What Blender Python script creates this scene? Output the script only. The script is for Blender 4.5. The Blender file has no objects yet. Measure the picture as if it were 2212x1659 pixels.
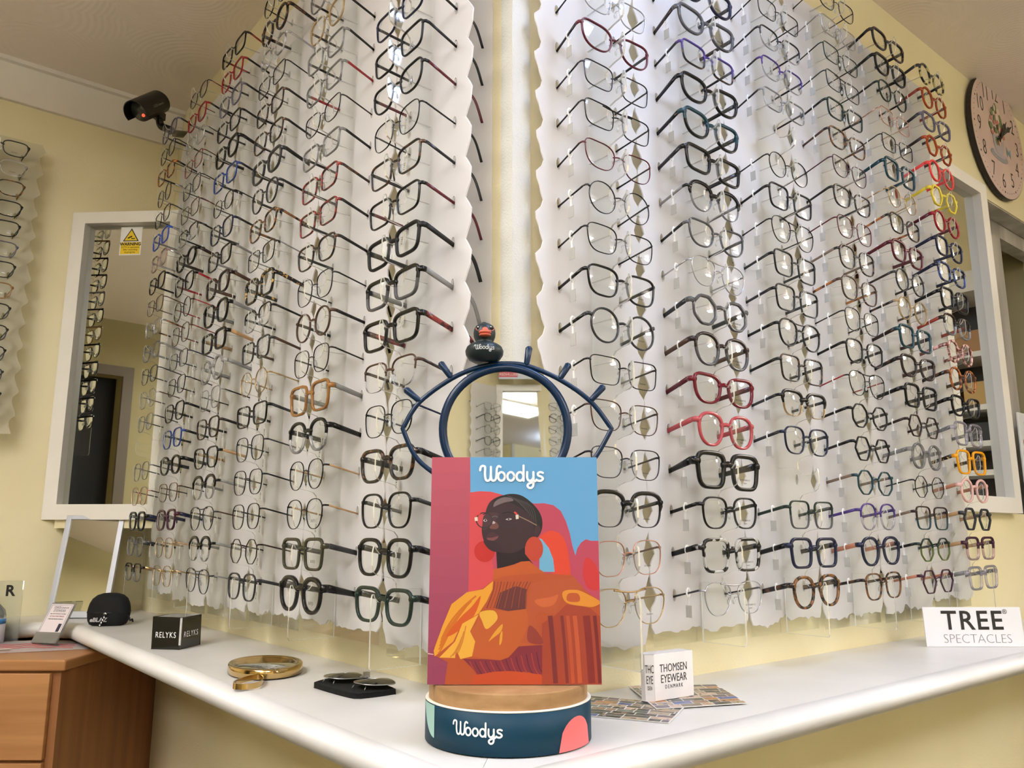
import bpy, bmesh, math, random
from mathutils import Vector, Matrix
from mathutils.geometry import tessellate_polygon
random.seed(7)
SC = bpy.context.scene
COL = SC.collection
PI = math.pi
H = 1.10                                   # eye height of the photographer; heights below are written relative to it

# ------------------------------------------------------------------ camera
cam_d = bpy.data.cameras.new('camera')
cam_d.sensor_width = 36.0
cam_d.lens = 1737.0 / 2212.0 * 36.0
cam_d.clip_start = 0.02
cam = bpy.data.objects.new('camera', cam_d)
COL.objects.link(cam)
cam.location = (0, 0, H)
cam.rotation_euler = (PI / 2 + 0.184, 0, 0)
SC.camera = cam

# ------------------------------------------------------------------ world, exposure
wd = bpy.data.worlds.new('world'); SC.world = wd; wd.use_nodes = True
wd.node_tree.nodes['Background'].inputs[0].default_value = (1.0, 0.93, 0.82, 1)
wd.node_tree.nodes['Background'].inputs[1].default_value = 0.02
SC.view_settings.view_transform = 'Standard'
SC.view_settings.look = 'None'
SC.view_settings.gamma = 1
SC.view_settings.use_curve_mapping = False
SC.view_settings.exposure = -0.10
SC.cycles.transparent_max_bounces = 40
SC.cycles.max_bounces = 8
SC.cycles.caustics_reflective = False
SC.cycles.caustics_refractive = False

# the room is laid out on its own axes: p runs along the right hand display wall, q along the left hand one,
# (0,0) is the outer corner where the two meet
AL = 0.889
SA, CA = math.sin(AL), math.cos(AL)
CX, CY = 0.001, 1.039
def W(p, q, z):
    return Vector((CX + SA * p - CA * q, CY + CA * p + SA * q, z + H))
ROT = math.atan2(CA, SA)                    # rotation of the p axis
CEIL = 1.272
SHELF = -0.208
LROT = math.atan2(-SA, CA)                  # facing the left wall: local x to the right, y into the wall
RROT = ROT

# ------------------------------------------------------------------ ceiling lamps (position, size, strength, colour)
LAMPS = [  # p, q, width p, width q, strength, colour
    ('ceiling_light_panel', 0.22, -0.58, 0.40, 0.40, 22.0, (0.52, 0.66, 1.0), 'small square cool bluish hanging light panel nearest the right display wall'),
    ('ceiling_light_panel', 2.85, -1.45, 0.45, 0.80, 44.0, (1.0, 0.96, 0.92), 'oblong white hanging light panel far along the right display wall'),
    ('ceiling_light_panel', -1.20, 0.20, 0.60, 0.60, 21.0, (1.0, 0.98, 0.96), 'square white hanging light panel over the left side of the shop'),
    ('ceiling_light_panel', -1.16, -1.43, 0.60, 0.32, 34.0, (1.0, 0.98, 0.97), 'narrow white hanging light panel behind the photographer'),
    ('ceiling_light_panel', 0.55, -2.15, 1.20, 0.60, 20.0, (0.97, 0.97, 1.0), 'long white hanging light panel by the back wall'),  # added fill, throws flatter light onto the upright display panels
    ('ceiling_light_panel', -2.05, -0.65, 0.60, 1.20, 18.0, (1.0, 0.98, 0.96), 'long white hanging light panel by the far wall doorway'),  # added fill lamp, gives the left display wall more sideways light
]

# ------------------------------------------------------------------ colours and materials
def lin(c):
    c = c / 255.0
    return c / 12.92 if c <= 0.04045 else ((c + 0.055) / 1.055) ** 2.4
def rgb(r, g, b):
    return (lin(r), lin(g), lin(b), 1.0)
MATS = {}
def newmat(name):
    m = bpy.data.materials.new(name); m.use_nodes = True
    nt = m.node_tree
    return m, nt, nt.nodes['Principled BSDF'], nt.nodes['Material Output']
def M(name, col=(200, 200, 200), rough=0.5, metal=0.0, spec=0.5, coat=0.0):
    if name in MATS: return MATS[name]
    m, nt, b, o = newmat(name)
    b.inputs['Base Color'].default_value = rgb(*col)
    b.inputs['Roughness'].default_value = rough
    b.inputs['Metallic'].default_value = metal
    b.inputs['Specular IOR Level'].default_value = spec
    b.inputs['Coat Weight'].default_value = coat
    MATS[name] = m
    return m
def noisy(name, c1, c2, scale=8.0, rough=0.7, bump=0.0, bscale=200.0, stretch=None, detail=4.0, spec=0.3):
    if name in MATS: return MATS[name]
    m, nt, b, o = newmat(name)
    tc = nt.nodes.new('ShaderNodeTexCoord'); mp = nt.nodes.new('ShaderNodeMapping')
    nt.links.new(tc.outputs['Object'], mp.inputs[0])
    if stretch: mp.inputs['Scale'].default_value = stretch
    n = nt.nodes.new('ShaderNodeTexNoise'); n.inputs['Scale'].default_value = scale; n.inputs['Detail'].default_value = detail
    nt.links.new(mp.outputs[0], n.inputs['Vector'])
    r = nt.nodes.new('ShaderNodeValToRGB')
    r.color_ramp.elements[0].position = 0.35; r.color_ramp.elements[0].color = rgb(*c1)
    r.color_ramp.elements[1].position = 0.65; r.color_ramp.elements[1].color = rgb(*c2)
    nt.links.new(n.outputs['Fac'], r.inputs[0]); nt.links.new(r.outputs[0], b.inputs['Base Color'])
    b.inputs['Roughness'].default_value = rough; b.inputs['Specular IOR Level'].default_value = spec
    if bump:
        n2 = nt.nodes.new('ShaderNodeTexNoise'); n2.inputs['Scale'].default_value = bscale; n2.inputs['Detail'].default_value = 3
        nt.links.new(tc.outputs['Object'], n2.inputs['Vector'])
        bp = nt.nodes.new('ShaderNodeBump'); bp.inputs['Strength'].default_value = bump; bp.inputs['Distance'].default_value = 0.002
        nt.links.new(n2.outputs['Fac'], bp.inputs['Height']); nt.links.new(bp.outputs[0], b.inputs['Normal'])
    MATS[name] = m
    return m
def clear(name, tint=(255, 255, 255), body=0.06, rough=0.02, gloss=0.9, bodycol=None):
    """clear plastic or glass: light passes straight through, with a faint tint, a trace of milky body and a Fresnel shine"""
    if name in MATS: return MATS[name]
    m, nt, b, o = newmat(name)
    nt.nodes.remove(b)
    tr = nt.nodes.new('ShaderNodeBsdfTransparent'); tr.inputs[0].default_value = rgb(*tint)
    df = nt.nodes.new('ShaderNodeBsdfDiffuse'); df.inputs[0].default_value = rgb(*(bodycol or tint))
    gl = nt.nodes.new('ShaderNodeBsdfGlossy'); gl.inputs['Roughness'].default_value = rough
    fr = nt.nodes.new('ShaderNodeFresnel'); fr.inputs['IOR'].default_value = 1.5
    mu = nt.nodes.new('ShaderNodeMath'); mu.operation = 'MULTIPLY'; mu.inputs[1].default_value = gloss
    m1 = nt.nodes.new('ShaderNodeMixShader'); m1.inputs[0].default_value = body
    m2 = nt.nodes.new('ShaderNodeMixShader')
    nt.links.new(tr.outputs[0], m1.inputs[1]); nt.links.new(df.outputs[0], m1.inputs[2])
    nt.links.new(fr.outputs[0], mu.inputs[0]); nt.links.new(mu.outputs[0], m2.inputs[0])
    nt.links.new(m1.outputs[0], m2.inputs[1]); nt.links.new(gl.outputs[0], m2.inputs[2])
    nt.links.new(m2.outputs[0], o.inputs['Surface'])
    MATS[name] = m
    return m
def glow(name, col, strength):
    if name in MATS: return MATS[name]
    m, nt, b, o = newmat(name)
    nt.nodes.remove(b)
    e = nt.nodes.new('ShaderNodeEmission'); e.inputs[0].default_value = (*col, 1); e.inputs[1].default_value = strength
    nt.links.new(e.outputs[0], o.inputs['Surface'])
    MATS[name] = m
    return m

WALL = noisy('cream_wall_paint', (230, 219, 180), (235, 226, 190), 3.0, 0.65, 0.25, 260.0)
WHITE = noisy('white_gloss_paint', (232, 229, 220), (238, 235, 228), 6.0, 0.35, 0.05, 90.0)
MIRROR = M('mirror_silver', (225, 228, 224), 0.015, 1.0)
LAMINATE = noisy('white_laminate', (212, 210, 206), (222, 220, 217), 5.0, 0.32, 0.03, 40.0, spec=0.5)
def film_mat():
    m, nt, b, o = newmat('white_film'); nt.nodes.remove(b)
    df = nt.nodes.new('ShaderNodeBsdfDiffuse'); df.inputs[0].default_value = rgb(243, 242, 244)
    tl = nt.nodes.new('ShaderNodeBsdfTranslucent'); tl.inputs[0].default_value = rgb(244, 242, 242)
    mx = nt.nodes.new('ShaderNodeMixShader'); mx.inputs[0].default_value = 0.46
    nt.links.new(df.outputs[0], mx.inputs[1]); nt.links.new(tl.outputs[0], mx.inputs[2])
    nt.links.new(mx.outputs[0], o.inputs['Surface'])
    return m
FILM = film_mat()
ACRYLIC = clear('clear_acrylic', (254, 255, 254), 0.012, 0.03, 0.35)
ACRYLIC_EDGE = clear('acrylic_cut_edge', (248, 249, 248), 0.8, 0.15, 0.6, (246, 248, 246))
LENS = clear('demo_lens', (252, 253, 252), 0.012, 0.008, 0.9)
SILVER = M('silver_metal', (190, 190, 192), 0.28, 1.0)

def ceiling_mat():
    m, nt, b, o = newmat('swirl_plaster')
    tc = nt.nodes.new('ShaderNodeTexCoord')
    v = nt.nodes.new('ShaderNodeTexVoronoi'); v.inputs['Scale'].default_value = 3.6
    nt.links.new(tc.outputs['Object'], v.inputs['Vector'])
    s = nt.nodes.new('ShaderNodeMath'); s.operation = 'MULTIPLY'; s.inputs[1].default_value = 150.0
    sn = nt.nodes.new('ShaderNodeMath'); sn.operation = 'SINE'
    n = nt.nodes.new('ShaderNodeTexNoise'); n.inputs['Scale'].default_value = 7
    nt.links.new(tc.outputs['Object'], n.inputs['Vector'])
    mu = nt.nodes.new('ShaderNodeMath'); mu.operation = 'MULTIPLY'
    nt.links.new(v.outputs['Distance'], s.inputs[0]); nt.links.new(s.outputs[0], sn.inputs[0])
    nt.links.new(sn.outputs[0], mu.inputs[0]); nt.links.new(n.outputs['Fac'], mu.inputs[1])
    bp = nt.nodes.new('ShaderNodeBump'); bp.inputs['Strength'].default_value = 0.13; bp.inputs['Distance'].default_value = 0.002
    nt.links.new(mu.outputs[0], bp.inputs['Height']); nt.links.new(bp.outputs[0], b.inputs['Normal'])
    b.inputs['Base Color'].default_value = rgb(240, 229, 222); b.inputs['Roughness'].default_value = 0.8
    return m
CEILM = ceiling_mat()
def wood_mat(name, c1, c2, stretch, scale=6.0):
    return noisy(name, c1, c2, scale, 0.42, 0.04, 60.0, stretch, 5.0, 0.4)

# ------------------------------------------------------------------ mesh helpers
class MB:
    """collects geometry for ONE mesh object"""
    def __init__(s): s.v = []; s.f = []; s.m = []; s.sm = []
    def add(s, vs, fs, mi=0, smooth=False):
        o = len(s.v); s.v += [tuple(a) for a in vs]
        for f in fs: s.f.append(tuple(i + o for i in f)); s.m.append(mi); s.sm.append(smooth)
    def box(s, a, b, mi=0):
        (x0, y0, z0), (x1, y1, z1) = a, b
        s.add([(x0,y0,z0),(x1,y0,z0),(x1,y1,z0),(x0,y1,z0),(x0,y0,z1),(x1,y0,z1),(x1,y1,z1),(x0,y1,z1)],
              [(0,3,2,1),(4,5,6,7),(0,1,5,4),(1,2,6,5),(2,3,7,6),(3,0,4,7)], mi)
    def prism(s, poly, h0, h1, axis='z', mi=0, smooth=False):
        """extrude a 2D outline; axis z: (x,y) outline; axis y: (x,z) outline; axis x: (y,z) outline"""
        n = len(poly)
        def P(a, h):
            return (a[0], a[1], h) if axis == 'z' else ((a[0], h, a[1]) if axis == 'y' else (h, a[0], a[1]))
        vs = [P(a, h0) for a in poly] + [P(a, h1) for a in poly]
        tri = tessellate_polygon([[Vector((a[0], a[1], 0)) for a in poly]])
        fs = [tuple(t) for t in tri] + [tuple(i + n for i in reversed(t)) for t in tri]
        s.add(vs, fs, mi)
        o = len(s.v) - 2 * n
        for i in range(n):
            j = (i + 1) % n
            s.f.append((o + i, o + j, o + n + j, o + n + i)); s.m.append(mi); s.sm.append(smooth)
    def tube(s, pts, r, n=8, mi=0, closed=False, flat=1.0, up=None, caps=True):
        """sweep a round (or flattened) section along a path; r may be a list"""
        pts = [Vector(p) for p in pts]; N = len(pts); rings = []
        prev = None
        for i, p in enumerate(pts):
            if closed: t = pts[(i + 1) % N] - pts[i - 1]
            else: t = pts[min(i + 1, N - 1)] - pts[max(i - 1, 0)]
            t.normalize()
            u = Vector(up) if up else (prev if prev else (Vector((0, 0, 1)) if abs(t.z) < 0.9 else Vector((1, 0, 0))))
            a = u - t * u.dot(t)
            if a.length < 1e-6: a = t.orthogonal()
            a.normalize(); b = t.cross(a); prev = a
            rr = r[i] if isinstance(r, (list, tuple)) else r
            rings.append([p + a * (math.cos(2*PI*k/n) * rr) + b * (math.sin(2*PI*k/n) * rr * flat) for k in range(n)])
        vs = [q for g in rings for q in g]; fs = []
        for i in range(N if closed else N - 1):
            j = (i + 1) % N
            for k in range(n):
                l = (k + 1) % n
                fs.append((i*n+k, i*n+l, j*n+l, j*n+k))
        if not closed and caps:
            fs.append(tuple(reversed(range(n)))); fs.append(tuple(range((N-1)*n, N*n)))
        s.add(vs, fs, mi, True)
    def lathe(s, prof, n=32, mi=0, c=(0,0,0), smooth=True):
        vs = []; fs = []
        for r, z in prof:
            for k in range(n): vs.append((c[0]+r*math.cos(2*PI*k/n), c[1]+r*math.sin(2*PI*k/n), c[2]+z))
        for i in range(len(prof)-1):
            for k in range(n):
                l = (k+1) % n
                fs.append((i*n+k, i*n+l, (i+1)*n+l, (i+1)*n+k))
        if prof[0][0] > 1e-6: fs.append(tuple(reversed(range(n))))
        if prof[-1][0] > 1e-6: fs.append(tuple(range((len(prof)-1)*n, len(prof)*n)))
        s.add(vs, fs, mi, smooth)
    def ball(s, c, r, n=16, mi=0, squash=(1,1,1)):
        prof = []; vs = []; fs = []
        m = n // 2
        for i in range(m+1):
            a = -PI/2 + PI*i/m
            for k in range(n):
                vs.append((c[0]+r*squash[0]*math.cos(a)*math.cos(2*PI*k/n), c[1]+r*squash[1]*math.cos(a)*math.sin(2*PI*k/n), c[2]+r*squash[2]*math.sin(a)))
        for i in range(m):
            for k in range(n):
                l = (k+1) % n
                fs.append((i*n+k, i*n+l, (i+1)*n+l, (i+1)*n+k))
        s.add(vs, fs, mi, True)
    def mesh(s, name, mats):
        me = bpy.data.meshes.new(name)
        me.from_pydata(s.v, [], s.f)
        for m in (mats if isinstance(mats, (list, tuple)) else [mats]): me.materials.append(m)
        me.polygons.foreach_set('material_index', s.m)
        me.polygons.foreach_set('use_smooth', s.sm)
        me.update()
        return me
def put(name, me, parent=None, loc=(0,0,0), rot=(0,0,0)):
    o = bpy.data.objects.new(name, me); COL.objects.link(o)
    o.location = loc; o.rotation_euler = rot
    if parent: o.parent = parent
    return o
def obj(name, mb, mats, parent=None, loc=(0,0,0), rot=(0,0,0), bevel=0.0, seg=2):
    o = put(name, mb.mesh(name, mats), parent, loc, rot)
    if bevel:
        md = o.modifiers.new('bevel', 'BEVEL'); md.width = bevel; md.segments = seg; md.limit_method = 'ANGLE'; md.angle_limit = math.radians(40)
    return o
def thing(name, label, cat, loc=(0,0,0), rot=(0,0,0), group=None):
    o = bpy.data.objects.new(name, None); COL.objects.link(o)
    o.location = loc; o.rotation_euler = rot; o.empty_display_size = 0.05
    o['label'] = label; o['category'] = cat
    if group: o['group'] = group
    return o
def tag(o, label, cat, group=None):
    o['label'] = label; o['category'] = cat
    if group: o['group'] = group
    return o
def struct(o): o['kind'] = 'structure'; return o
TXT = {}
def text_mesh(body, size, mat, ext=0.0002, align='CENTER', bold=0.0, space=1.0, xs=1.0):
    key = (body, size, mat.name, ext, align, bold, space, xs)
    if key in TXT: return TXT[key]
    cu = bpy.data.curves.new('lettering', 'FONT')
    cu.body = body; cu.size = size; cu.extrude = ext; cu.align_x = align; cu.align_y = 'CENTER'; cu.offset = bold; cu.space_character = space
    cu.resolution_u = 3
    t = bpy.data.objects.new('lettering', cu); COL.objects.link(t)
    dg = bpy.context.evaluated_depsgraph_get(); dg.update()
    me = bpy.data.meshes.new_from_object(t.evaluated_get(dg))
    bpy.data.objects.remove(t)
    for v in me.vertices: v.co = (v.co.x * xs, -v.co.z, v.co.y)      # stand the text up in x-z, facing -y
    me.materials.clear(); me.materials.append(mat)
    TXT[key] = me
    return me
def smooth_path(pts, n=6, closed=False):
    """Catmull-Rom through points (any dimension)"""
    P = [Vector(p) for p in pts]; out = []; N = len(P)
    for i in range(N if closed else N - 1):
        p0 = P[i-1] if (closed or i > 0) else P[0]; p1 = P[i]; p2 = P[(i+1) % N]
        p3 = P[(i+2) % N] if (closed or i + 2 < N) else P[-1]
        for k in range(n):
            t = k / n
            out.append(0.5*((2*p1)+(p2-p0)*t+(2*p0-5*p1+4*p2-p3)*t*t+(3*p1-p0-3*p2+p3)*t*t*t))
    if not closed: out.append(P[-1])
    return out

def rounded_slab(outer, front, z0, z1, r, n=6):
    """slab whose front edges (flagged) are rolled over; outer runs counter clockwise"""
    N = len(outer)
    def inset(d):
        ln = []
        for i in range(N):
            p, q = Vector(outer[i]), Vector(outer[(i+1) % N]); t = (q-p).normalized(); nn = Vector((-t.y, t.x))
            ln.append((p + nn*(d if front[i] else 0), t))
        out = []
        for i in range(N):
            (p, t), (q, s) = ln[i-1], ln[i]
            cr = t.x*s.y - t.y*s.x
            out.append(tuple(q) if abs(cr) < 1e-6 else tuple(p + t*(((q-p).x*s.y - (q-p).y*s.x)/cr)))
        return out
    lev = [(r*(1-math.sin(k*PI/2/n)), z0 + r*(1-math.cos(k*PI/2/n))) for k in range(n+1)]
    lev += [(d, z1 - (z - z0)) for d, z in reversed(lev)][1 if z1-z0 <= 2*r+1e-6 else 0:]
    mb = MB(); vs = []; fs = []
    for d, z in lev: vs += [(x, y, z) for x, y in inset(d)]
    for l in range(len(lev)-1):
        for i in range(N):
            j = (i+1) % N
            mb.f.append((l*N+i, l*N+j, (l+1)*N+j, (l+1)*N+i)); mb.m.append(0); mb.sm.append(bool(front[i]))
    mb.v = vs
    top = inset(lev[-1][0]); tri = tessellate_polygon([[Vector((*p, 0)) for p in top]])
    o = (len(lev)-1)*N
    for t in tri:
        A, B, D = (top[k] for k in t)
        t = tuple(t) if (B[0]-A[0])*(D[1]-A[1])-(B[1]-A[1])*(D[0]-A[0]) > 0 else tuple(reversed(t))
        mb.f.append(tuple(k+o for k in t)); mb.m.append(0); mb.sm.append(False)
        mb.f.append(tuple(reversed(t))); mb.m.append(0); mb.sm.append(False)
    return mb

# ================================================================== the room
ROOM = dict(loc=(CX, CY, H), rot=(0, 0, ROT))          # meshes below are in p, q, height
def room(name, mb, mats, bevel=0.0):
    return struct(obj(name, mb, mats, None, ROOM['loc'], ROOM['rot'], bevel))
b = MB(); b.box((0, 0.1, -H), (0.1, 1.735, CEIL)); room('wall_left', b, WALL)
b = MB()                                                # right hand wall with the opening to the next room
OP0, OP1, OZ0, OZ1 = 1.672, 2.25, 0.05, 0.921
b.box((0, 0, -H), (OP0, 0.1, CEIL)); b.box((OP0, 0, -H), (OP1, 0.1, OZ0)); b.box((OP0, 0, OZ1), (OP1, 0.1, CEIL)); b.box((OP1, 0, -H), (2.5, 0.1, CEIL))
room('wall_right', b, WALL)
b = MB(); b.box((-3.0, 1.635, -H), (0, 1.735, CEIL)); room('wall_end', b, WALL)
b = MB(); b.box((-3.0, -1.2, -H), (-2.9, 0.66, CEIL)); b.box((-3.0, 1.36, -H), (-2.9, 1.635, CEIL)); b.box((-3.0, 0.66, 0.93), (-2.9, 1.36, CEIL)); room('wall_far', b, noisy('olive_wall_paint', (158, 146, 104), (164, 152, 110), 3.0, 0.65, 0.2, 260.0))  # darker tone puts the dimness of the back room into the paint
b = MB(); b.box((-2.9, -1.3, -H), (-2.3, -1.2, CEIL)); b.box((-2.4, -2.95, -H), (-2.3, -1.3, CEIL)); room('wall_rear', b, WALL)
b = MB(); b.box((-2.3, -2.95, -H), (4.6, -2.85, CEIL)); room('wall_back', b, WALL)
b = MB(); b.box((2.4, -0.9, -H), (2.5, 0, CEIL)); b.box((2.5, -0.95, -H), (4.5, -0.85, CEIL)); b.box((4.5, -2.85, -H), (4.6, -0.85, CEIL)); room('wall_side', b, WALL)
b = MB(); b.box((-3.1, -3.05, -H - 0.1), (4.7, 1.8, -H)); room('floor', b, noisy('grey_carpet', (88, 80, 72), (100, 92, 82), 60.0, 0.95, 0.4, 500.0))
b = MB(); b.box((-3.1, -3.05, CEIL), (4.7, 1.8, CEIL + 0.1)); room('ceiling', b, CEILM)
# dark doorway in the far wall
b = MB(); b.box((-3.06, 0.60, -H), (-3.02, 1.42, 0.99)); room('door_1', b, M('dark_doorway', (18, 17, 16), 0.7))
b = MB()
for q0, q1, z0, z1 in ((0.60, 0.66, -H, 0.99), (1.36, 1.42, -H, 0.99), (0.66, 1.36, 0.93, 0.99)): b.box((-2.9, q0, z0), (-2.88, q1, z1))
room('trim_door', b, M('brown_trim', (96, 84, 66), 0.5))
# coving along the end wall, corner bead on the outer corner
b = MB(); b.prism([(1.635, 1.165), (1.635, CEIL), (1.585, CEIL), (1.585, CEIL - 0.012), (1.597, CEIL - 0.014), (1.622, 1.168), (1.622, 1.165)], -2.9, -0.001, 'x')
room('trim_1', b, noisy('white_coving', (226, 220, 214), (231, 226, 220), 5.0, 0.6, 0.1, 150.0))
b = MB(); b.prism([(0, 0), (0, 0.022), (-0.0035, 0.022), (-0.0035, -0.0035), (0.029, -0.0035), (0.029, 0)], SHELF, CEIL)
room('trim_2', b, noisy('corner_bead_paint', (206, 205, 197), (214, 213, 207), 8.0, 0.6, 0.6, 420.0))
# recess behind the opening in the right wall
b = MB(); b.box((OP0, 0.1, OZ0 - 0.05), (OP0 + 0.3, 0.42, OZ0)); b.box((OP0 - 0.05, 0.1, OZ0), (OP0, 0.42, OZ1)); b.box((OP1, 0.1, OZ0), (OP1 + 0.05, 0.42, OZ1)); b.box((OP0 - 0.05, 0.42, OZ0 - 0.05), (OP1 + 0.05, 0.44, OZ1 + 0.05)); b.box((OP0, 0.1, OZ1), (OP1, 0.42, OZ1 + 0.04)); b.box((OP0 + 0.3, 0.1, OZ0 - 0.05), (OP1, 0.42, OZ0))
room('window_1', b, M('olive_paint', (178, 170, 134), 0.7))
b = MB(); b.box((OP0, 0.002, OZ1 - 0.004), (OP1, 0.098, OZ1 - 0.001)); b.box((OP0 + 0.105, 0.05, OZ0), (OP0 + 0.25, 0.09, OZ1 - 0.005)); b.box((OP0, 0.05, OZ1 - 0.05), (OP1, 0.09, OZ1 - 0.006))
room('trim_3', b, noisy('frosted_grey_frame', (158, 154, 146), (196, 193, 186), 14.0, 0.4, 0.1, 60.0, (1, 1, 0.25)))

# ceiling lamps, hung lower to make room for an added upward glow
for nm, p, q, wp, wq, st, c, lb in LAMPS:
    t = thing(nm, lb, 'ceiling light', W(p, q, CEIL - .13), (0, 0, ROT), 'ceiling light panels')
    a, d = wp / 2, wq / 2
    f = MB(); f.box((-a, -d, -0.012), (a, -d + 0.02, 0)); f.box((-a, d - 0.02, -0.012), (a, d, 0)); f.box((-a, -d + 0.02, -0.012), (-a + 0.02, d - 0.02, 0)); f.box((a - 0.02, -d + 0.02, -0.012), (a, d - 0.02, 0))
    obj('frame', f, WHITE, t)
    f = MB(); f.box((-a + 0.02, -d + 0.02, -0.008), (a - 0.02, d - 0.02, -0.002)); obj('diffuser', f, glow('lamp_%d' % int(st * 10 + c[2] * 100), c, st), t)
    f = MB(); f.box((-a + 0.02, -d + 0.02, 0.0005), (a - 0.02, d - 0.02, 0.004)); obj('upper_diffuser', f, glow('lamp_up_%d' % int(st * 10 + c[2] * 100), c, st * 0.75), t)  # glow added on top of each panel to brighten the ceiling
    f = MB()
    for x in (-a + .03, a - .03):
        for y in (-d + .03, d - .03): f.tube([(x, y, .004), (x, y, .1299)], .0012, 6)
    obj('hanging_wire', f, SILVER, t)

# ------------------------------------------------------------------ worktops along the walls (mitred at the outer corner)
TH = 0.036
pl = [(-0.0004, 0.0002), (-0.0004, 1.6345), (-2.2, 1.6345), (-2.2, 1.455), (-0.29, 1.455), (-0.2315, 1.38), (-0.2315, -0.2313)]
o = obj('worktop', rounded_slab(pl, [0, 0, 0, 1, 1, 1, 0], SHELF - TH, SHELF, .018), LAMINATE, None, ROOM['loc'], ROOM['rot']); tag(o, 'white worktop with rounded edge running along the left wall to the cabinet', 'worktop', 'white worktops')
pl = [(0.0002, -0.0004), (-0.2313, -0.2315), (2.18, -0.2315), (2.18, -0.0004)]
o = obj('worktop', rounded_slab(pl, [0, 1, 0, 0], SHELF - TH, SHELF, .018), LAMINATE, None, ROOM['loc'], ROOM['rot']); tag(o, 'white worktop with rounded edge running along the right wall', 'worktop', 'white worktops')
# white lining sheet on the left wall beside the corner bead
b = MB(); b.box((-0.0012, 0.046, -0.16), (-0.0002, 0.212, 1.10)); o = obj('lining_sheet', b, noisy('lining_white', (232, 229, 222), (238, 235, 230), 3.0, 0.6), None, ROOM['loc'], ROOM['rot']); tag(o, 'white lining sheet on the left wall behind the corner rack', 'sheet')

# ------------------------------------------------------------------ corner mirror on the left, in a white box frame
t = thing('framed_mirror', 'tall mirror in white box frame across the left corner', 'mirror', (-1.235, 2.138, H), (0, 0, math.atan2(-0.020, 0.32)))
w, z0, z1, fw, dp = 0.320, 0.036, 0.889, 0.037, 0.046
f = MB()
f.prism([(0, 0), (fw, 0), (fw, 0.030), (0.040, 0.030)], z0, z1)                # left stile cut to the end wall
f.box((w - fw, 0, z0), (w, 0.030, z1)); f.box((fw, 0, z0), (w - fw, 0.030, z0 + 0.040)); f.box((fw, 0, z1 - 0.033), (w - fw, 0.030, z1))
obj('frame', f, WHITE, t)
f = MB(); f.box((fw + 0.0005, 0.026, z0 + 0.0405), (w - fw - 0.0005, 0.0295, z1 - 0.0335)); obj('mirror_glass', f, MIRROR, t)
f = MB(); f.prism([(0.03, 0.012), (w - 0.02, 0.012), (w - 0.02, 0.03), (0.045, 0.03)], z0 - 0.022, z0 - 0.0005); obj('batten', f, WALL, t)
# warning sticker on the glass
st = thing('warning_sticker', 'yellow and white camera warning sticker on the left corner mirror', 'sticker', (-1.243, 2.1385, H + .014), t.rotation_euler)
Y = 0.0255
f = MB(); f.box((0.137, Y, 0.755), (0.199, Y + 0.0005, 0.838)); obj('backing', f, M('sticker_white', (232, 232, 230), 0.4), st)
YEL = M('warning_yellow', (238, 205, 40), 0.4); BLK = M('print_black', (16, 16, 17), 0.5)
f = MB(); f.prism([(0.168, 0.834), (0.145, 0.796), (0.191, 0.796)], Y - 0.0003, Y - 0.0001, 'y', 1); f.prism([(0.168, 0.829), (0.1492, 0.798), (0.1868, 0.798)], Y - 0.0006, Y - 0.0004, 'y', 0)
f.prism([(0.158, 0.806), (0.170, 0.812), (0.172, 0.809), (0.160, 0.803)], Y - 0.0009, Y - 0.0007, 'y', 1); f.prism([(0.170, 0.807), (0.171, 0.8045), (0.180, 0.8045), (0.180, 0.802), (0.169, 0.802)], Y - 0.0009, Y - 0.0007, 'y', 1)
f.box((0.140, Y - 0.0003, 0.758), (0.196, Y - 0.0001, 0.793)); obj('symbol', f, [YEL, BLK], st)
put('lettering', text_mesh('WARNING', 0.0125, BLK, 0.0001, bold=0.0004), st, (0.168, Y - 0.0006, 0.787))
for k, s in enumerate(('CCTV in operation,', '24hr recording', 'in progress')):
    put('lettering', text_mesh(s, 0.0068, BLK, 0.0001), st, (0.168, Y - 0.0006, 0.778 - 0.0072 * k))

# ------------------------------------------------------------------ framed mirror flat on the right wall
t = thing('framed_mirror', 'framed mirror on the right wall below the clock', 'mirror', W(0, 0, 0), (0, 0, ROT))
f = MB(); p0, p1, z0, z1 = 1.295, 1.635, 0.050, 0.930
f.box((p0, -0.026, z0), (p0 + 0.036, -0.0005, z1)); f.box((p1 - 0.042, -0.026, z0), (p1, -0.0005, z1)); f.box((p0 + 0.036, -0.026, z0), (p1 - 0.042, -0.0005, z0 + 0.038)); f.box((p0 + 0.036, -0.026, z1 - 0.033), (p1 - 0.042, -0.0005, z1))
obj('frame', f, WHITE, t)
f = MB(); f.box((p0 + 0.0365, -0.005, z0 + 0.0385), (p1 - 0.0425, -0.001, z1 - 0.0335)); obj('mirror_glass', f, MIRROR, t)
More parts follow.
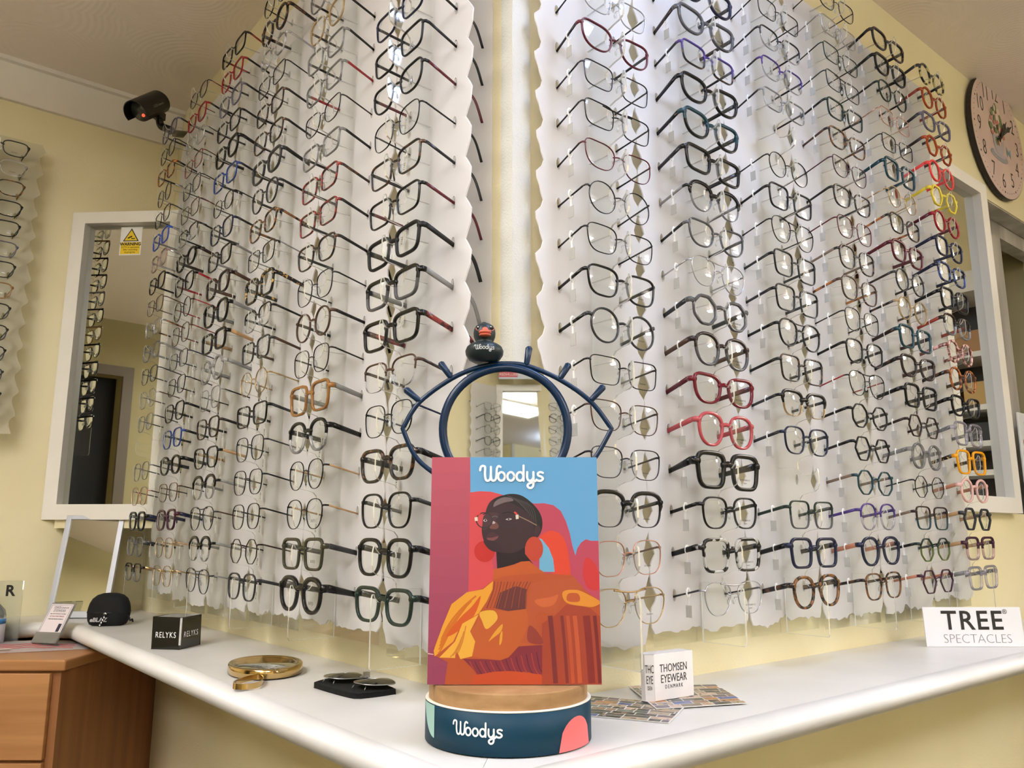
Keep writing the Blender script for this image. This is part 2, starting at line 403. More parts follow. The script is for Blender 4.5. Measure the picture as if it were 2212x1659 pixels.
# sign board by the opening
t = thing('sign_board', 'white sign board with blue social media logo at the right picture edge', 'sign', W(1.70, -0.012, 0), (0, 0, ROT))
f = MB(); f.box((0.02, 0.001, 0.03), (0.30, 0.006, 0.318)); obj('board', f, M('sign_white', (222, 226, 228), 0.4), t, bevel=0.001)
f = MB(); f.box((0.056, 0.0002, 0.262), (0.076, 0.0009, 0.294)); obj('logo', f, M('logo_blue', (60, 90, 152), 0.4), t)
put('lettering', text_mesh('f', 0.034, M('print_white', (235, 235, 235), 0.5), 0.0001, bold=0.0008), t, (0.068, 0.0, 0.277))
f = MB()
for dx in (0, 0.022): f.prism([(0.050 + dx + 0.0135 * math.cos(k * PI / 8), 0.236 + 0.0135 * math.sin(k * PI / 8)) for k in range(16)], 0.0004, 0.0009, 'y', 0); f.prism([(0.050 + dx + 0.008 * math.cos(k * PI / 8), 0.236 + 0.008 * math.sin(k * PI / 8)) for k in range(16)], 0.0001, 0.0003, 'y', 1)
obj('eyes_logo', f, [M('logo_red', (150, 60, 60), 0.5), M('sign_white', (222, 226, 228), 0.4)], t)
put('lettering', text_mesh('EYEWEAR', 0.052, M('print_grey', (110, 114, 118), 0.5), 0.0001, 'LEFT'), t, (0.026, 0.0005, 0.19))

# ------------------------------------------------------------------ shelf unit that shows in the right mirror
t = thing('shelf_unit', 'dark open shelf unit holding boxes seen in the right wall mirror', 'shelf', W(2.4, 0, 0), (0, 0, ROT))
f = MB(); f.box((-0.012, -0.86, -H), (-0.001, -0.02, 0.80)); obj('back_panel', f, M('shelf_dark', (40, 38, 38), 0.5), t)
f = MB()
for y0 in (-0.885, -0.02): f.box((-0.2, y0, -H), (-0.001, y0 + 0.018, 0.80))
f.box((-0.23, -0.885, 0.80), (-0.001, -0.002, 0.87)); obj('carcass', f, WHITE, t)
for z in (0.60, 0.42, 0.30, 0.205, 0.0):
    f = MB(); f.box((-0.2, -0.866, z - 0.018), (-0.013, -0.021, z)); obj('shelf_board', f, WHITE, t)
BX = [((196, 160, 96), 'brown'), ((170, 40, 60), 'red'), ((205, 200, 196), 'white'), ((172, 130, 84), 'tan'), ((40, 40, 44), 'black'), ((150, 110, 70), 'kraft')]
k = 0
for z, hh in ((0.60, 0.10), (0.42, 0.12), (0.30, 0.07), (0.205, 0.05)):
    for y in (-0.76, -0.60, -0.44, -0.28, -0.13):
        c, w_ = BX[(k * 7 + int(z * 10)) % 6]; k += 1
        if (k % 4) == 3: continue
        f = MB(); d = 0.05 + 0.012 * (k % 3); hz = hh * (0.7 + 0.12 * (k % 3))
        f.box((-0.16, y - d, z + 0.0005), (-0.03, y + d, z + hz))
        o = obj('stock_box', f, M('box_' + w_, c, 0.6), None, ROOM['loc'], ROOM['rot'], 0.002); o.location = W(2.4, 0, 0)
        tag(o, '%s stock box, number %d along the %s shelf of the dark unit' % (w_, int((y + 0.9) / 0.15) + 1, {0.60: 'top', 0.42: 'second', 0.30: 'third', 0.205: 'fourth'}[z]), 'box', 'stock boxes on the dark shelf unit')

# ------------------------------------------------------------------ back corner mirror and what the small eye mirror sees
t = thing('framed_mirror', 'white framed mirror behind the photographer, seen in the eye shaped mirror', 'mirror', (-0.085, -2.46, H), (-0.055, 0, PI))
f = MB(); z0, z1, w = -0.25, 0.80, 0.29
f.box((-w, 0, z0), (-w + 0.035, 0.03, z1)); f.box((-0.035, 0, z0), (0, 0.03, z1)); f.box((-w + 0.035, 0, z0), (-0.035, 0.03, z0 + 0.035)); f.box((-w + 0.035, 0, z1 - 0.035), (-0.035, 0.03, z1))
obj('frame', f, WHITE, t)
f = MB(); f.box((-w + 0.0355, 0.022, z0 + 0.0355), (-0.0355, 0.0295, z1 - 0.0355)); obj('mirror_glass', f, MIRROR, t)
t = thing('wall_poster', 'poster with red strip above the mirror behind the photographer', 'poster', (-0.07, -2.40, H + 0.79), (0, 0, PI))
f = MB(); f.box((-0.22, 0, 0.02), (0.0, 0.004, 0.26), 0); f.box((-0.10, -0.001, 0.03), (0.0, -0.0002, 0.058), 1); f.box((-0.045, -0.001, 0.06), (0.0, -0.0002, 0.13), 2)
obj('sheet', f, [M('poster_pale', (196, 206, 220), 0.4), M('poster_red', (190, 30, 60), 0.4), M('poster_dark', (60, 50, 52), 0.4)], t)
put('lettering', text_mesh('BELLINGER', 0.02, M('print_white', (235, 235, 235), 0.5), 0.0001), t, (-0.05, -0.0013, 0.044))

# ------------------------------------------------------------------ wall clock
t = thing('wall_clock', 'round pale pink vintage wall clock with flowers on the right wall', 'clock', W(1.80, -0.001, 1.128), (0, 0, ROT))
R0 = 0.186
f = MB(); n = 64
f.prism([(R0 * math.cos(2*PI*k/n), R0 * math.sin(2*PI*k/n)) for k in range(n)], -0.016, -0.004, 'y'); obj('rim', f, M('clock_edge', (34, 28, 26), 0.5), t)
f = MB(); f.prism([(0.184 * math.cos(2*PI*k/n), 0.184 * math.sin(2*PI*k/n)) for k in range(n)], -0.0172, -0.0165, 'y')
obj('face', f, noisy('clock_pink', (214, 194, 188), (204, 180, 176), 9.0, 0.6), t)
CB = M('clock_print', (40, 36, 36), 0.6); f = MB()
for k in range(60):
    a = 2*PI*k/60; r = 0.0032 if k % 5 == 0 else 0.0014
    f.prism([(0.168*math.sin(a) + r*math.cos(j*PI/3), 0.168*math.cos(a) + r*math.sin(j*PI/3)) for j in range(6)], -0.0176, -0.0173, 'y')
obj('minute_dots', f, CB, t)
for k in range(1, 13):
    a = 2*PI*k/12
    put('numeral', text_mesh(str(k), 0.066, CB, 0.0001, bold=-0.0006, xs=0.78), t, (0.135*math.sin(a), -0.0176, 0.135*math.cos(a)))
f = MB()     # painted cup, saucer and flowers
def disc(cx, cz, rx, rz, y, mi, n=18): f.prism([(cx + rx*math.cos(2*PI*k/n), cz + rz*math.sin(2*PI*k/n)) for k in range(n)], y, y + 0.0002, 'y', mi)
disc(-0.012, -0.062, 0.062, 0.016, -0.0178, 0); disc(-0.012, -0.056, 0.046, 0.010, -0.0181, 1)
f.prism([(-0.05, 0.0), (0.03, 0.0), (0.02, -0.045), (0.0, -0.058), (-0.025, -0.058), (-0.042, -0.04)], -0.0184, -0.0182, 'y', 1)
rr = random.Random(3)
for k in range(46):
    a = rr.uniform(0, 2*PI); r = 0.06*math.sqrt(rr.random())
    disc(-0.012 + r*math.cos(a)*0.8, 0.035 + r*math.sin(a), rr.uniform(0.005, 0.013), rr.uniform(0.005, 0.012), -0.0187 - k*0.00002, rr.choice((2, 2, 3, 3, 4, 5)), 9)
for s in (-1, 1): f.prism([(0.062, -0.03), (0.062 + s*0.016, -0.015), (0.062 + s*0.014, -0.033), (0.062 + s*0.012, -0.046)], -0.0184, -0.0182, 'y', 6)
obj('painted_flowers', f, [M('cl_grey', (150, 150, 160), 0.6), M('cl_lilac', (176, 170, 184), 0.6), M('cl_rose', (196, 120, 116), 0.6), M('cl_leaf', (112, 132, 84), 0.6), M('cl_pale', (220, 200, 190), 0.6), M('cl_brown', (90, 70, 60), 0.6), M('cl_blue', (120, 160, 180), 0.6)], t)
def hand(ang, ln, w):
    d = Vector((math.sin(ang), math.cos(ang))); s = Vector((d.y, -d.x))
    pts = [d*(-0.025)+s*w*0.5, d*(-0.025)-s*w*0.5, -s*w*0.6, d*ln*0.55-s*w*0.7, d*ln*0.68-s*w*1.5, d*ln*0.76-s*w*0.5, d*ln, d*ln*0.76+s*w*0.5, d*ln*0.68+s*w*1.5, d*ln*0.55+s*w*0.7, s*w*0.6]
    return [(q.x, q.y) for q in pts]
f = MB(); f.prism(hand(math.radians(57), 0.125, 0.006), -0.0225, -0.0215, 'y'); obj('minute_hand', f, M('hand_black', (14, 14, 15), 0.4), t)
f = MB(); f.prism(hand(math.radians(40), 0.085, 0.007), -0.0245, -0.0235, 'y'); f.prism([(0.005*math.cos(k*PI/6), 0.005*math.sin(k*PI/6)) for k in range(12)], -0.026, -0.017, 'y'); obj('hour_hand', f, M('hand_black', (14, 14, 15), 0.4), t)

# ------------------------------------------------------------------ security camera in the left corner
t = thing('security_camera', 'black security camera on a bracket high in the left corner', 'camera', (0, 0, H))
a0, a1 = Vector((-1.001, 1.98, 1.108)), Vector((-0.978, 2.060, 1.184))
ax = (a1 - a0).normalized()
BK = M('camera_black', (20, 20, 22), 0.35); f = MB()
f.tube([a0 + ax*0.012, a0 + ax*0.014, a1 - ax*0.004, a1], [0.026, 0.029, 0.029, 0.024], 28); obj('body', f, BK, t)
f = MB(); sd = ax.cross(Vector((0, 0, 1))).normalized(); upv = sd.cross(ax).normalized(); n = 22        # sun shield over the top half
vs = []; fs = []
for L_ in (-0.012, (a1 - a0).length - 0.012):
    for r in (0.0315, 0.0335):
        for k in range(n + 1):
            an = -0.32*PI*0.5 + (1 + 0.32)*PI*k/n
            vs.append(a0 + ax*L_ + sd*(math.cos(an)*r) + upv*(math.sin(an)*r))
m = n + 1
for k in range(n):
    fs += [(k, k+1, 2*m+k+1, 2*m+k), (m+k, 3*m+k, 3*m+k+1, m+k+1), (k, m+k, m+k+1, k+1), (2*m+k, 2*m+k+1, 3*m+k+1, 3*m+k)]
fs += [(0, 2*m, 3*m, m), (n, m+n, 3*m+n, 2*m+n)]
f.add(vs, fs, 0, False); obj('sun_shield', f, BK, t)
f = MB(); f.tube([a0 + ax*0.0085, a0 + ax*0.0115], 0.024, 28, caps=True); obj('lens_window', f, M('camera_window', (66, 70, 66), 0.12), t)
f = MB(); q = a0 + ax*0.0075 - upv*0.012 + sd*0.008; f.ball(q, 0.0045, 10); obj('indicator', f, glow('red_led', (1.0, 0.10, 0.04), 1.6), t)
mid = a0 + ax*0.080 - upv*0.033; pe = W(-0.001, 1.545, 1.178) - Vector((0, 0, H))
f = MB(); f.box((-0.012, -0.012, -0.010), (0.012, 0.012, 0.010)); o = obj('clamp', f, BK, t, mid + upv*0.002, (0, 0, math.atan2(ax.y, ax.x)))
path = smooth_path([mid, mid + Vector((0.004, 0.006, -0.024)), mid + Vector((0.03, 0.012, -0.034)), (mid + pe)/2 + Vector((0, 0, -0.022)), pe], 6)
f = MB(); f.tube(path, 0.0105, 10); obj('bracket', f, BK, t)
put('lettering', text_mesh('CCD camera', 0.0085, M('print_grey2', (150, 150, 152), 0.5), 0.0001), t, a0 + ax*0.052 + sd*0.0337 + upv*0.002, Matrix((ax, sd*-1, upv)).transposed().to_euler())

# ================================================================== spectacles
def translucent(name, c, body=0.45): return clear('frame_' + name, tuple(min(255, int(v*0.5 + 127)) for v in c), body, 0.08, 0.9, c)
def tortoise(name, c1, c2, scale=95.0, lo=0.47, hi=0.56):
    m = noisy('frame_' + name, c1, c2, scale, 0.22, 0.0, 1.0, None, 1.5, 0.5)
    e = [n for n in m.node_tree.nodes if n.type == 'VALTORGB'][0].color_ramp.elements
    e[0].position, e[1].position = lo, hi
    return m
def ac(name, c, rough=0.25): return M('frame_' + name, c, rough, 0.0, 0.35, 0.0)
def mt(name, c, rough=0.3): return M('frame_' + name, c, rough, 1.0)
KC = {
 'bk': ('black', ac('black', (9, 9, 10))), 'mk': ('matte black', ac('matte_black', (15, 15, 16), 0.5)), 'dg': ('dark grey', ac('dark_grey', (46, 47, 50))),
 'gy': ('grey', ac('grey', (128, 128, 128))), 'gm': ('gunmetal', mt('gunmetal', (62, 62, 66))), 'sv': ('silver', mt('silver', (176, 176, 180))),
 'gd': ('gold', mt('gold', (178, 152, 112))), 'rg': ('rose gold', mt('rose_gold', (190, 146, 128))), 'cp': ('copper', ac('copper', (178, 118, 92))),
 'br': ('brown', ac('brown', (74, 50, 38))), 'db': ('dark brown', ac('dark_brown', (44, 30, 27))), 'tn': ('tan', ac('tan', (176, 140, 100))),
 'cr': ('caramel', translucent('caramel', (166, 116, 62), 0.7)), 'tt': ('brown tortoise', tortoise('tortoise', (32, 19, 13), (122, 78, 38))),
 'dt': ('dark tortoise', tortoise('dark_tortoise', (18, 13, 12), (84, 52, 30), 95, 0.53, 0.62)), 'rt': ('red tortoise', tortoise('red_tortoise', (58, 16, 20), (136, 46, 40))),
 'at': ('amber tortoise', tortoise('amber_tortoise', (84, 40, 18), (176, 104, 42))), 'ft': ('gold flecked black', tortoise('flecked', (16, 14, 13), (196, 156, 90), 150, 0.60, 0.63)),
 'mc': ('multicolour tortoise', tortoise('multi', (34, 32, 40), (200, 186, 120), 70, 0.46, 0.52)), 'bt': ('blue tortoise', tortoise('blue_tortoise', (18, 22, 44), (70, 92, 150), 90)),
 'ptt': ('pink tortoise', tortoise('pink_tortoise', (110, 60, 52), (226, 178, 172), 100)), 'st': ('black striped', tortoise('striped', (16, 16, 18), (176, 174, 170), 60, 0.5, 0.53)),
 'nv': ('navy', ac('navy', (24, 30, 56))), 'bl': ('blue', translucent('blue', (44, 74, 150), 0.75)), 'bb': ('bright blue', ac('bright_blue', (44, 78, 190))),
 'tl': ('teal', ac('teal', (20, 58, 68))), 'gn': ('dark green', ac('dark_green', (26, 44, 36))), 'ov': ('olive', translucent('olive', (62, 60, 44), 0.85)),
 'rd': ('red', ac('red', (146, 26, 38))), 'bg': ('burgundy', ac('burgundy', (86, 22, 36))), 'tb': ('burgundy red', translucent('burgundy_red', (112, 24, 40), 0.85)),
 'pk': ('pink red', translucent('pink_red', (196, 84, 92), 0.75)), 'pp': ('pale pink', ac('pale_pink', (222, 178, 172))), 'pu': ('purple', ac('purple', (72, 52, 122))),
 'pl': ('plum', ac('plum', (66, 30, 48))), 'yl': ('yellow', ac('yellow', (222, 200, 56))), 'am': ('bright amber', translucent('bright_amber', (240, 164, 18), 0.9)),
 'ro': ('rust orange', translucent('rust_orange', (176, 70, 26), 0.8)), 'rs': ('rust red', ac('rust_red', (150, 58, 44))), 'co': ('coral red', ac('coral_red', (228, 66, 64))),
 'cl': ('clear', clear('frame_clear', (244, 244, 246), 0.22, 0.04, 1.0)), 'cg': ('clear grey', translucent('clear_grey', (160, 160, 162), 0.36)), 'li': ('clear lilac', translucent('clear_lilac', (226, 222, 236), 0.20)),
 'ch': ('champagne', translucent('champagne', (204, 176, 128), 0.5)), 'tp': ('taupe', ac('taupe', (120, 102, 88))), 'tg': ('transparent grey', translucent('transparent_grey', (92, 92, 96), 0.7)),
 'cpk': ('clear pink', translucent('clear_pink', (232, 200, 204), 0.26)), 'og': ('olive green', translucent('olive_green', (96, 112, 50), 0.8)), 'lv': ('lavender grey', translucent('lavender', (112, 108, 130), 0.75)),
}
SHAPES = {  # half width, half height, squareness, taper towards the bottom, lift of the outer top corner, polygon sides
 're': ('rectangular', .0266, .0180, 4.2, .08, .0012, 0), 'rr': ('soft rectangular', .0264, .0192, 3.1, .12, .0018, 0), 'sq': ('square', .0254, .0206, 4.4, .08, .0006, 0),
 'rs': ('rounded square', .0254, .0210, 2.9, .10, .0006, 0), 'ro': ('round', .0240, .0220, 2.1, .02, 0, 0), 'pa': ('panto', .0248, .0218, 2.4, .12, 0, 0),
 'ca': ('cat eye', .0268, .0192, 2.6, .14, .0050, 0), 'ov': ('oval', .0250, .0176, 2.3, .05, 0, 0), 'av': ('aviator', .0270, .0222, 2.5, .18, 0, 0),
 'he': ('hexagonal', .0256, .0208, 0, .04, 0, 6), 'oc': ('octagonal', .0250, .0214, 0, .03, 0, 8), 'big': ('oversized square', .0268, .0225, 4.2, .10, 0, 0),
}
STY = {  # top rim, bottom rim, depth, temple half height, temple flatness, pads
 'n': (.0012, .0010, .0020, .0014, .8, True), 'm': (.0023, .0019, .0030, .0027, .40, True), 'k': (.0041, .0034, .0042, .0041, .42, False),
 'w': (.0046, .0009, .0034, .0026, .5, True), 'h': (.0022, .0005, .0026, .0022, .45, True), 'x': (.0058, .0046, .0052, .0058, .40, False),
}
NP = 40
def outline(sh):
    _, a, b, n, tap, cat, sides = SHAPES[sh]; out = []
    for i in range(NP):
        th = 2*PI*i/NP; c, s = math.cos(th), math.sin(th)
        if sides:
            k = 2*PI/sides; off = k/2 if sides == 8 else 0
            r = math.cos(k/2)/math.cos(((th+off) % k)-k/2); r = 0.88*r + 0.12
            x, z = a*c*r, b*s*r*(1.08 if sides == 6 else 1)
        else:
            x = a*math.copysign(abs(c)**(2/n), c); z = b*math.copysign(abs(s)**(2/n), s)
        x *= 1 + tap*z/b
        if cat and z > 0: z += cat*max(0, x/a)**2
        out.append((x, z))
    return out
GAP = 0.0088
FR = {}
def front_mesh(sh, sty, f, g, dbl=False):
    key = (sh, sty, f, g, dbl)
    if key in FR: return FR[key]
    ol = outline(sh); a = SHAPES[sh][1]; b = SHAPES[sh][2]; tt, tb, dp = STY[sty][:3]
    cx = GAP + a + tb
    mb = MB(); two = g is not None
    nrm = []
    for i in range(NP):
        dx = ol[(i+1) % NP][0]-ol[i-1][0]; dz = ol[(i+1) % NP][1]-ol[i-1][1]; L = math.hypot(dx, dz) or 1e-6
        nrm.append((dz/L, -dx/L))
    sec = [(-.15, -.35), (-.15, .35), (.1, .5), (.85, .5), (1, .35), (1, -.35), (.85, -.5), (.1, -.5)] if sty not in 'nh' else [(.5+.62*math.cos(2*PI*k/8), -.55*math.sin(2*PI*k/8)) for k in range(8)]
    for sgn in (1, -1):
        vs = []
        for i in range(NP):
            x, z = ol[i]; nx, nz = nrm[i]
            u = 0.5 + 0.5*z/b; u = max(0, min(1, u))
            w_ = tb + (tt-tb)*(u*u*(3-2*u)) if sty != 'w' else (tt if z > 0.1*b else tb)
            for (o, y) in sec:
                vs.append((sgn*(cx + x + nx*w_*o), y*dp, z + nz*w_*o))
        m = len(sec); o0 = len(mb.v); mb.v += vs
        for i in range(NP):
            j = (i+1) % NP; mi = 1 if (two and (ol[i][1]+ol[j][1])/2 < 0.08*b) else 0
            for k in range(m):
                l = (k+1) % m
                q = (o0+i*m+k, o0+i*m+l, o0+j*m+l, o0+j*m+k)
                mb.f.append(q if sgn < 0 else tuple(reversed(q))); mb.m.append(mi); mb.sm.append(True)
    # bridge, resting on the display hook
    zi = 0.0045; hb = tt if sty in 'mnh' else tt*0.95
    zc = zi + hb*0.9
    ix = cx - a*0.97
    mb.tube(smooth_path([(-ix-.0008, 0, zc-.001), (-GAP*.55, -.0006, zc+.0006), (0, -.001, zc+.0012), (GAP*.55, -.0006, zc+.0006), (ix+.0008, 0, zc-.001)], 3), hb*0.85, 8, 0, False, max(0.6, dp/(2*hb)*0.85), (0, 0, 1))
    if dbl: mb.tube(smooth_path([(-cx*0.8, 0, b*0.93), (0, -.0008, b*0.80), (cx*0.8, 0, b*0.93)], 4), .0011, 8)
    # end pieces out to the hinges
    hw = cx + a + tt + .0030
    for sgn in (1, -1):
        xe = cx + max(p[0] for p in ol)*0.97
        mb.tube([(sgn*xe, 0, .0105), (sgn*(hw-.0018), .0004, .0122), (sgn*hw, .003, .0124), (sgn*hw, .0085, .0122)], [tt*.95+.0006, STY[sty][3]*1.05, STY[sty][3]*1.02, STY[sty][3]], 8, 0, False, .6, (0, 0, 1))
    me = mb.mesh('front_frame', [KC[f][1]] + ([KC[g][1]] if two else []))
    FR[key] = (me, cx, hw)
    return FR[key]
LM = {}
def lens_mesh(sh):
    if sh in LM: return LM[sh]
    ol = outline(sh); vs = [(0, -.0013, 0)]; fs = []
    for r in (0.18, 0.36, 0.54, 0.72, 0.88, 0.995):
        for x, z in ol: vs.append((x*r, (x*x+z*z)*r*r/0.25 - .0013, z*r))
    for i in range(NP):
        j = (i+1) % NP
        fs.append((0, 1+i, 1+j))
        for k in range(5): fs.append((1+k*NP+i, 1+(k+1)*NP+i, 1+(k+1)*NP+j, 1+k*NP+j))
    mb = MB(); mb.add(vs, fs, 0, True)
    LM[sh] = mb.mesh('lens', LENS); return LM[sh]
TM = {}
def temple_mesh(wall, sty, col, hw, sgn):
    key = (wall, sty, col, round(hw, 4), sgn)
    if key in TM: return TM[key]
    hz, fl = STY[sty][3], STY[sty][4]
    hz2 = min(hz, .0044)
    if wall == 'R': back = [(.0600, .060, .0010), (.0597, .0675, -.0006), (.0594, .0755, -.006), (.0592, .0795, -.020), (.0590, .0815, -.044)]
    else: back = [(.0600, .060, .0010), (.0596, .078, -.0022), (.0592, .090, -.0065), (.0588, .099, -.018), (.0584, .1085, -.042)]
    h0 = (hw, .0086, .0122); k_ = lambda u: tuple(h0[i]*(1-u) + back[0][i]*u for i in range(3))
    pts = [h0, k_(.35), k_(.7)] + [(x, y, z) for x, y, z in smooth_path([k_(.95), back[0]] + back[1:], 3)]
    pts = [(sgn*x, y, z) for x, y, z in pts]
    n = len(pts); rad = []
    for i in range(n):
        u = min(1, max(0, pts[i][1]-.0086)/.1) if wall == 'L' else min(1, max(0, pts[i][1]-.0086)/.073)
        r = hz + (hz2*.9-hz)*min(1, u/.5)
        if u > .55: r = hz2*.9 + (max(.0022, min(.0034, hz2))-hz2*.9)*(u-.55)/.45
        rad.append(r)
    mb = MB(); mb.tube(pts, rad, 8, 0, False, max(fl, .45), (0, 0.25, 1))
    TM[key] = mb.mesh('temple', KC[col][1]); return TM[key]
mb = MB(); mb.ball((.0062, .0062, -.0052), .0042, 8, 0, (.42, .5, 1)); PAD1 = mb.mesh('nose_pad', ACRYLIC_EDGE)
mb = MB(); mb.ball((.0062, .0062, -.0052), .0042, 8, 0, (.42, .5, 1)); mb.tube([(.0064, .0056, -.005), (.0068, .0052, .0008), (.0084, .001, .0012)], .0006, 6, 1); PADP = mb.mesh('nose_pad', [ACRYLIC_EDGE, SILVER])
mb = MB(); mb.ball((-.0062, .0062, -.0052), .0042, 8, 0, (.42, .5, 1)); mb.tube([(-.0064, .0056, -.005), (-.0068, .0052, .0008), (-.0084, .001, .0012)], .0006, 6, 1); PADN = mb.mesh('nose_pad', [ACRYLIC_EDGE, SILVER])
def tag_mesh(wall):
    mb = MB()
    if wall == 'R':
        y = .031; mb.tube([(-.0632 + .0034*math.cos(2*PI*k/10), y, .0078 + .0058*math.sin(2*PI*k/10)) for k in range(10)], .0009, 6, 0, True, 2.2, (0, 1, 0))
        mb.box((-.0640, y-.0015, -.010), (-.0632, y+.0015, .002), 0); mb.box((-.0642, y-.0055, -.026), (-.0636, y+.0045, -.0095), 1)
    else:
        y = .052; mb.box((-.0632, y-.0012, -.012), (-.0624, y+.0012, -.003), 0)
        mb.tube([(-.0605 + .0032*math.cos(2*PI*k/10), y, .0010 + .0050*math.sin(2*PI*k/10)) for k in range(10)], .0008, 6, 0, True, 2.0, (0, 1, 0))
        mb.box((-.0670, y-.0003, -.0270), (-.0580, y+.0003, -.0120), 1)
    return mb.mesh('price_tag', [M('tag_loop', (236, 236, 234), 0.4), M('tag_white', (222, 221, 217), 0.5)] if wall == 'L' else [M('tag_loop', (236, 236, 234), 0.4), clear('tag_film', (226, 226, 224), 0.55, 0.2, 0.5, (216, 216, 212))])
TAGM = {'L': tag_mesh('L'), 'R': tag_mesh('R')}
INK = M('pen_ink', (32, 32, 36), 0.7); LPR = M('lens_print', (58, 58, 58), 0.6); LRED = M('lens_print_red', (176, 62, 48), 0.6)

ORD = 'first second third fourth fifth sixth seventh eighth ninth tenth eleventh twelfth thirteenth fourteenth fifteenth sixteenth seventeenth eighteenth nineteenth twentieth'.split()
def make_glasses(origin, rot, wall, spec, place, group, tagged, prints=None, jit=True, price=None):
    """origin: world point of the bridge centre (lens mid height); spec: shape style front[/bottom] temple"""
    p = spec.split()
    sh, sty, fc, tc = p[0], p[1], p[2], p[3]
    dbl = sh.endswith('+'); sh = sh.rstrip('+')
    f, g = (fc.split('/') + [None])[:2]
    me, cx, hw = front_mesh(sh, sty, f, g, dbl)
    words = KC[f][0] + ((' and ' + KC[g][0]) if g else '')
    lab = '%s %s glasses, %s temples, %s' % (words, SHAPES[sh][0], KC[tc][0], place)
    if len(lab.split()) > 16: lab = '%s %s glasses, %s' % (words, SHAPES[sh][0], place)
    j = (random.uniform(-.018, .018), random.uniform(-.012, .012), random.uniform(-.02, .02)) if jit else (0, 0, 0)
    t = thing('spectacles', lab, 'glasses', origin, (j[0], j[1], rot + j[2]), group)
    put('front_frame', me, t)
    lm = lens_mesh(sh)
    a = put('lens', lm, t, (cx, -.0002, 0)); a = put('lens', lm, t, (-cx, -.0002, 0)); a.scale = (-1, 1, 1)
    for s in (-1, 1): put('temple', temple_mesh(wall, sty, tc, hw, s), t)
    if STY[sty][5]: put('nose_pad', PADP, t); put('nose_pad', PADN, t)
    if tagged:
        tg = put('price_tag', TAGM[wall], t)
        if price: put('price', text_mesh(price, .0062, INK, .00005), tg, (-.0625, .0514, -.0195), (0, math.radians(-80), 0))
    if prints:
        for k, (s, size, red) in enumerate(prints): put('lens_print', text_mesh(s, size, LRED if red else LPR, .00003), t, (cx - .001, -.0006, -.0105 - .0045*k))
    return t

# ------------------------------------------------------------------ display columns: white film panel, clear nose rail with hooks, clear backing sheet
def film_panel(x0, x1, rows, zb, zt, seed, slots=True):
    r = random.Random(seed); mb = MB(); T = .0022
    ph = r.uniform(0, 6); ph2 = r.uniform(0, 6)
    def ex(z, side):
        s = 1 if side else -1
        return (x1 if side else x0) + s*(.0062*math.sin(2*PI*z/.060+1.2) + .0022*math.sin(2*PI*z/.030+ph2) + .0014*math.sin(2*PI*z/.31))
    cuts = [zb] + [z - .028 for z in rows[1:]] + [zt]
    for i, z in enumerate(rows):
        a, b = cuts[i], cuts[i+1]; n = 6 if i not in (0, len(rows)-1) else 9
        Ls = [(ex(a+(b-a)*k/n, 0), a+(b-a)*k/n) for k in range(n+1)]; Rs = [(ex(a+(b-a)*k/n, 1), a+(b-a)*k/n) for k in range(n+1)]
        bot = []
        if i == 0:
            m = 26
            for k in range(1, m):
                u = k/m; bot.append((Ls[0][0]+(Rs[0][0]-Ls[0][0])*u, a + (.0035*math.sin(u*5+ph) + r.uniform(-.0022, .0022) + .0018*math.sin(u*31+ph2))*min(1, 6*u, 6*(1-u)) + (.008 if .35 < u < .5 else 0)))
        outer = [Ls[0]] + bot + [Rs[0]] + Rs[1:] + [p for p in reversed(Ls)][:-1]
        loops = [outer]
        if slots:
            for sx in (-.06, .06):
                loops.append([(sx + .0036*math.cos(2*PI*k/12), z + .0035 + .0085*math.sin(2*PI*k/12)) for k in range(12)])
        flat = [p for l in loops for p in l]
        tri = tessellate_polygon([[Vector((p[0], p[1], 0)) for p in l] for l in loops])
        N = len(flat); vs = [(p[0], 0, p[1]) for p in flat] + [(p[0], T, p[1]) for p in flat]; fs = []
        for t in tri:
            A, B, Cc = (flat[q] for q in t)
            ar = (B[0]-A[0])*(Cc[1]-A[1]) - (B[1]-A[1])*(Cc[0]-A[0])
            tt_ = tuple(t) if ar > 0 else tuple(reversed(t))
            fs.append(tt_); fs.append(tuple(q+N for q in reversed(tt_)))
        o = 0
        for li, l in enumerate(loops):
            m = len(l)
            for k in range(m):
                k2 = (k+1) % m
                if li == 0:
                    pa, pb = l[k], l[k2]
                    if (i > 0 and abs(pa[1]-a) < 1e-7 and abs(pb[1]-a) < 1e-7) or (i < len(rows)-1 and abs(pa[1]-b) < 1e-7 and abs(pb[1]-b) < 1e-7): continue
                fs.append((o+k, o+k2, o+N+k2, o+N+k))
            o += m
        mb.add(vs, fs)
        if slots:
            for sx in (-.06, .06): mb.tube([(sx + .0043*math.cos(2*PI*k/12), -.0002, z + .0035 + .0092*math.sin(2*PI*k/12)) for k in range(12)], .0007, 5, 0, True, 1.0, (0, 1, 0))
    return mb
HOOK = [(.002, -.045), (.040, -.045), (.041, -.037), (.046, -.0315), (.056, -.0285), (.068, -.0265), (.0745, -.0225), (.077, -.014), (.077, .004), (.0755, .0100), (.0733, .0105), (.0718, .0060), (.0665, .0003), (.0545, .0000), (.0460, .0030), (.0412, .0090), (.040, .015), (.002, .015)]
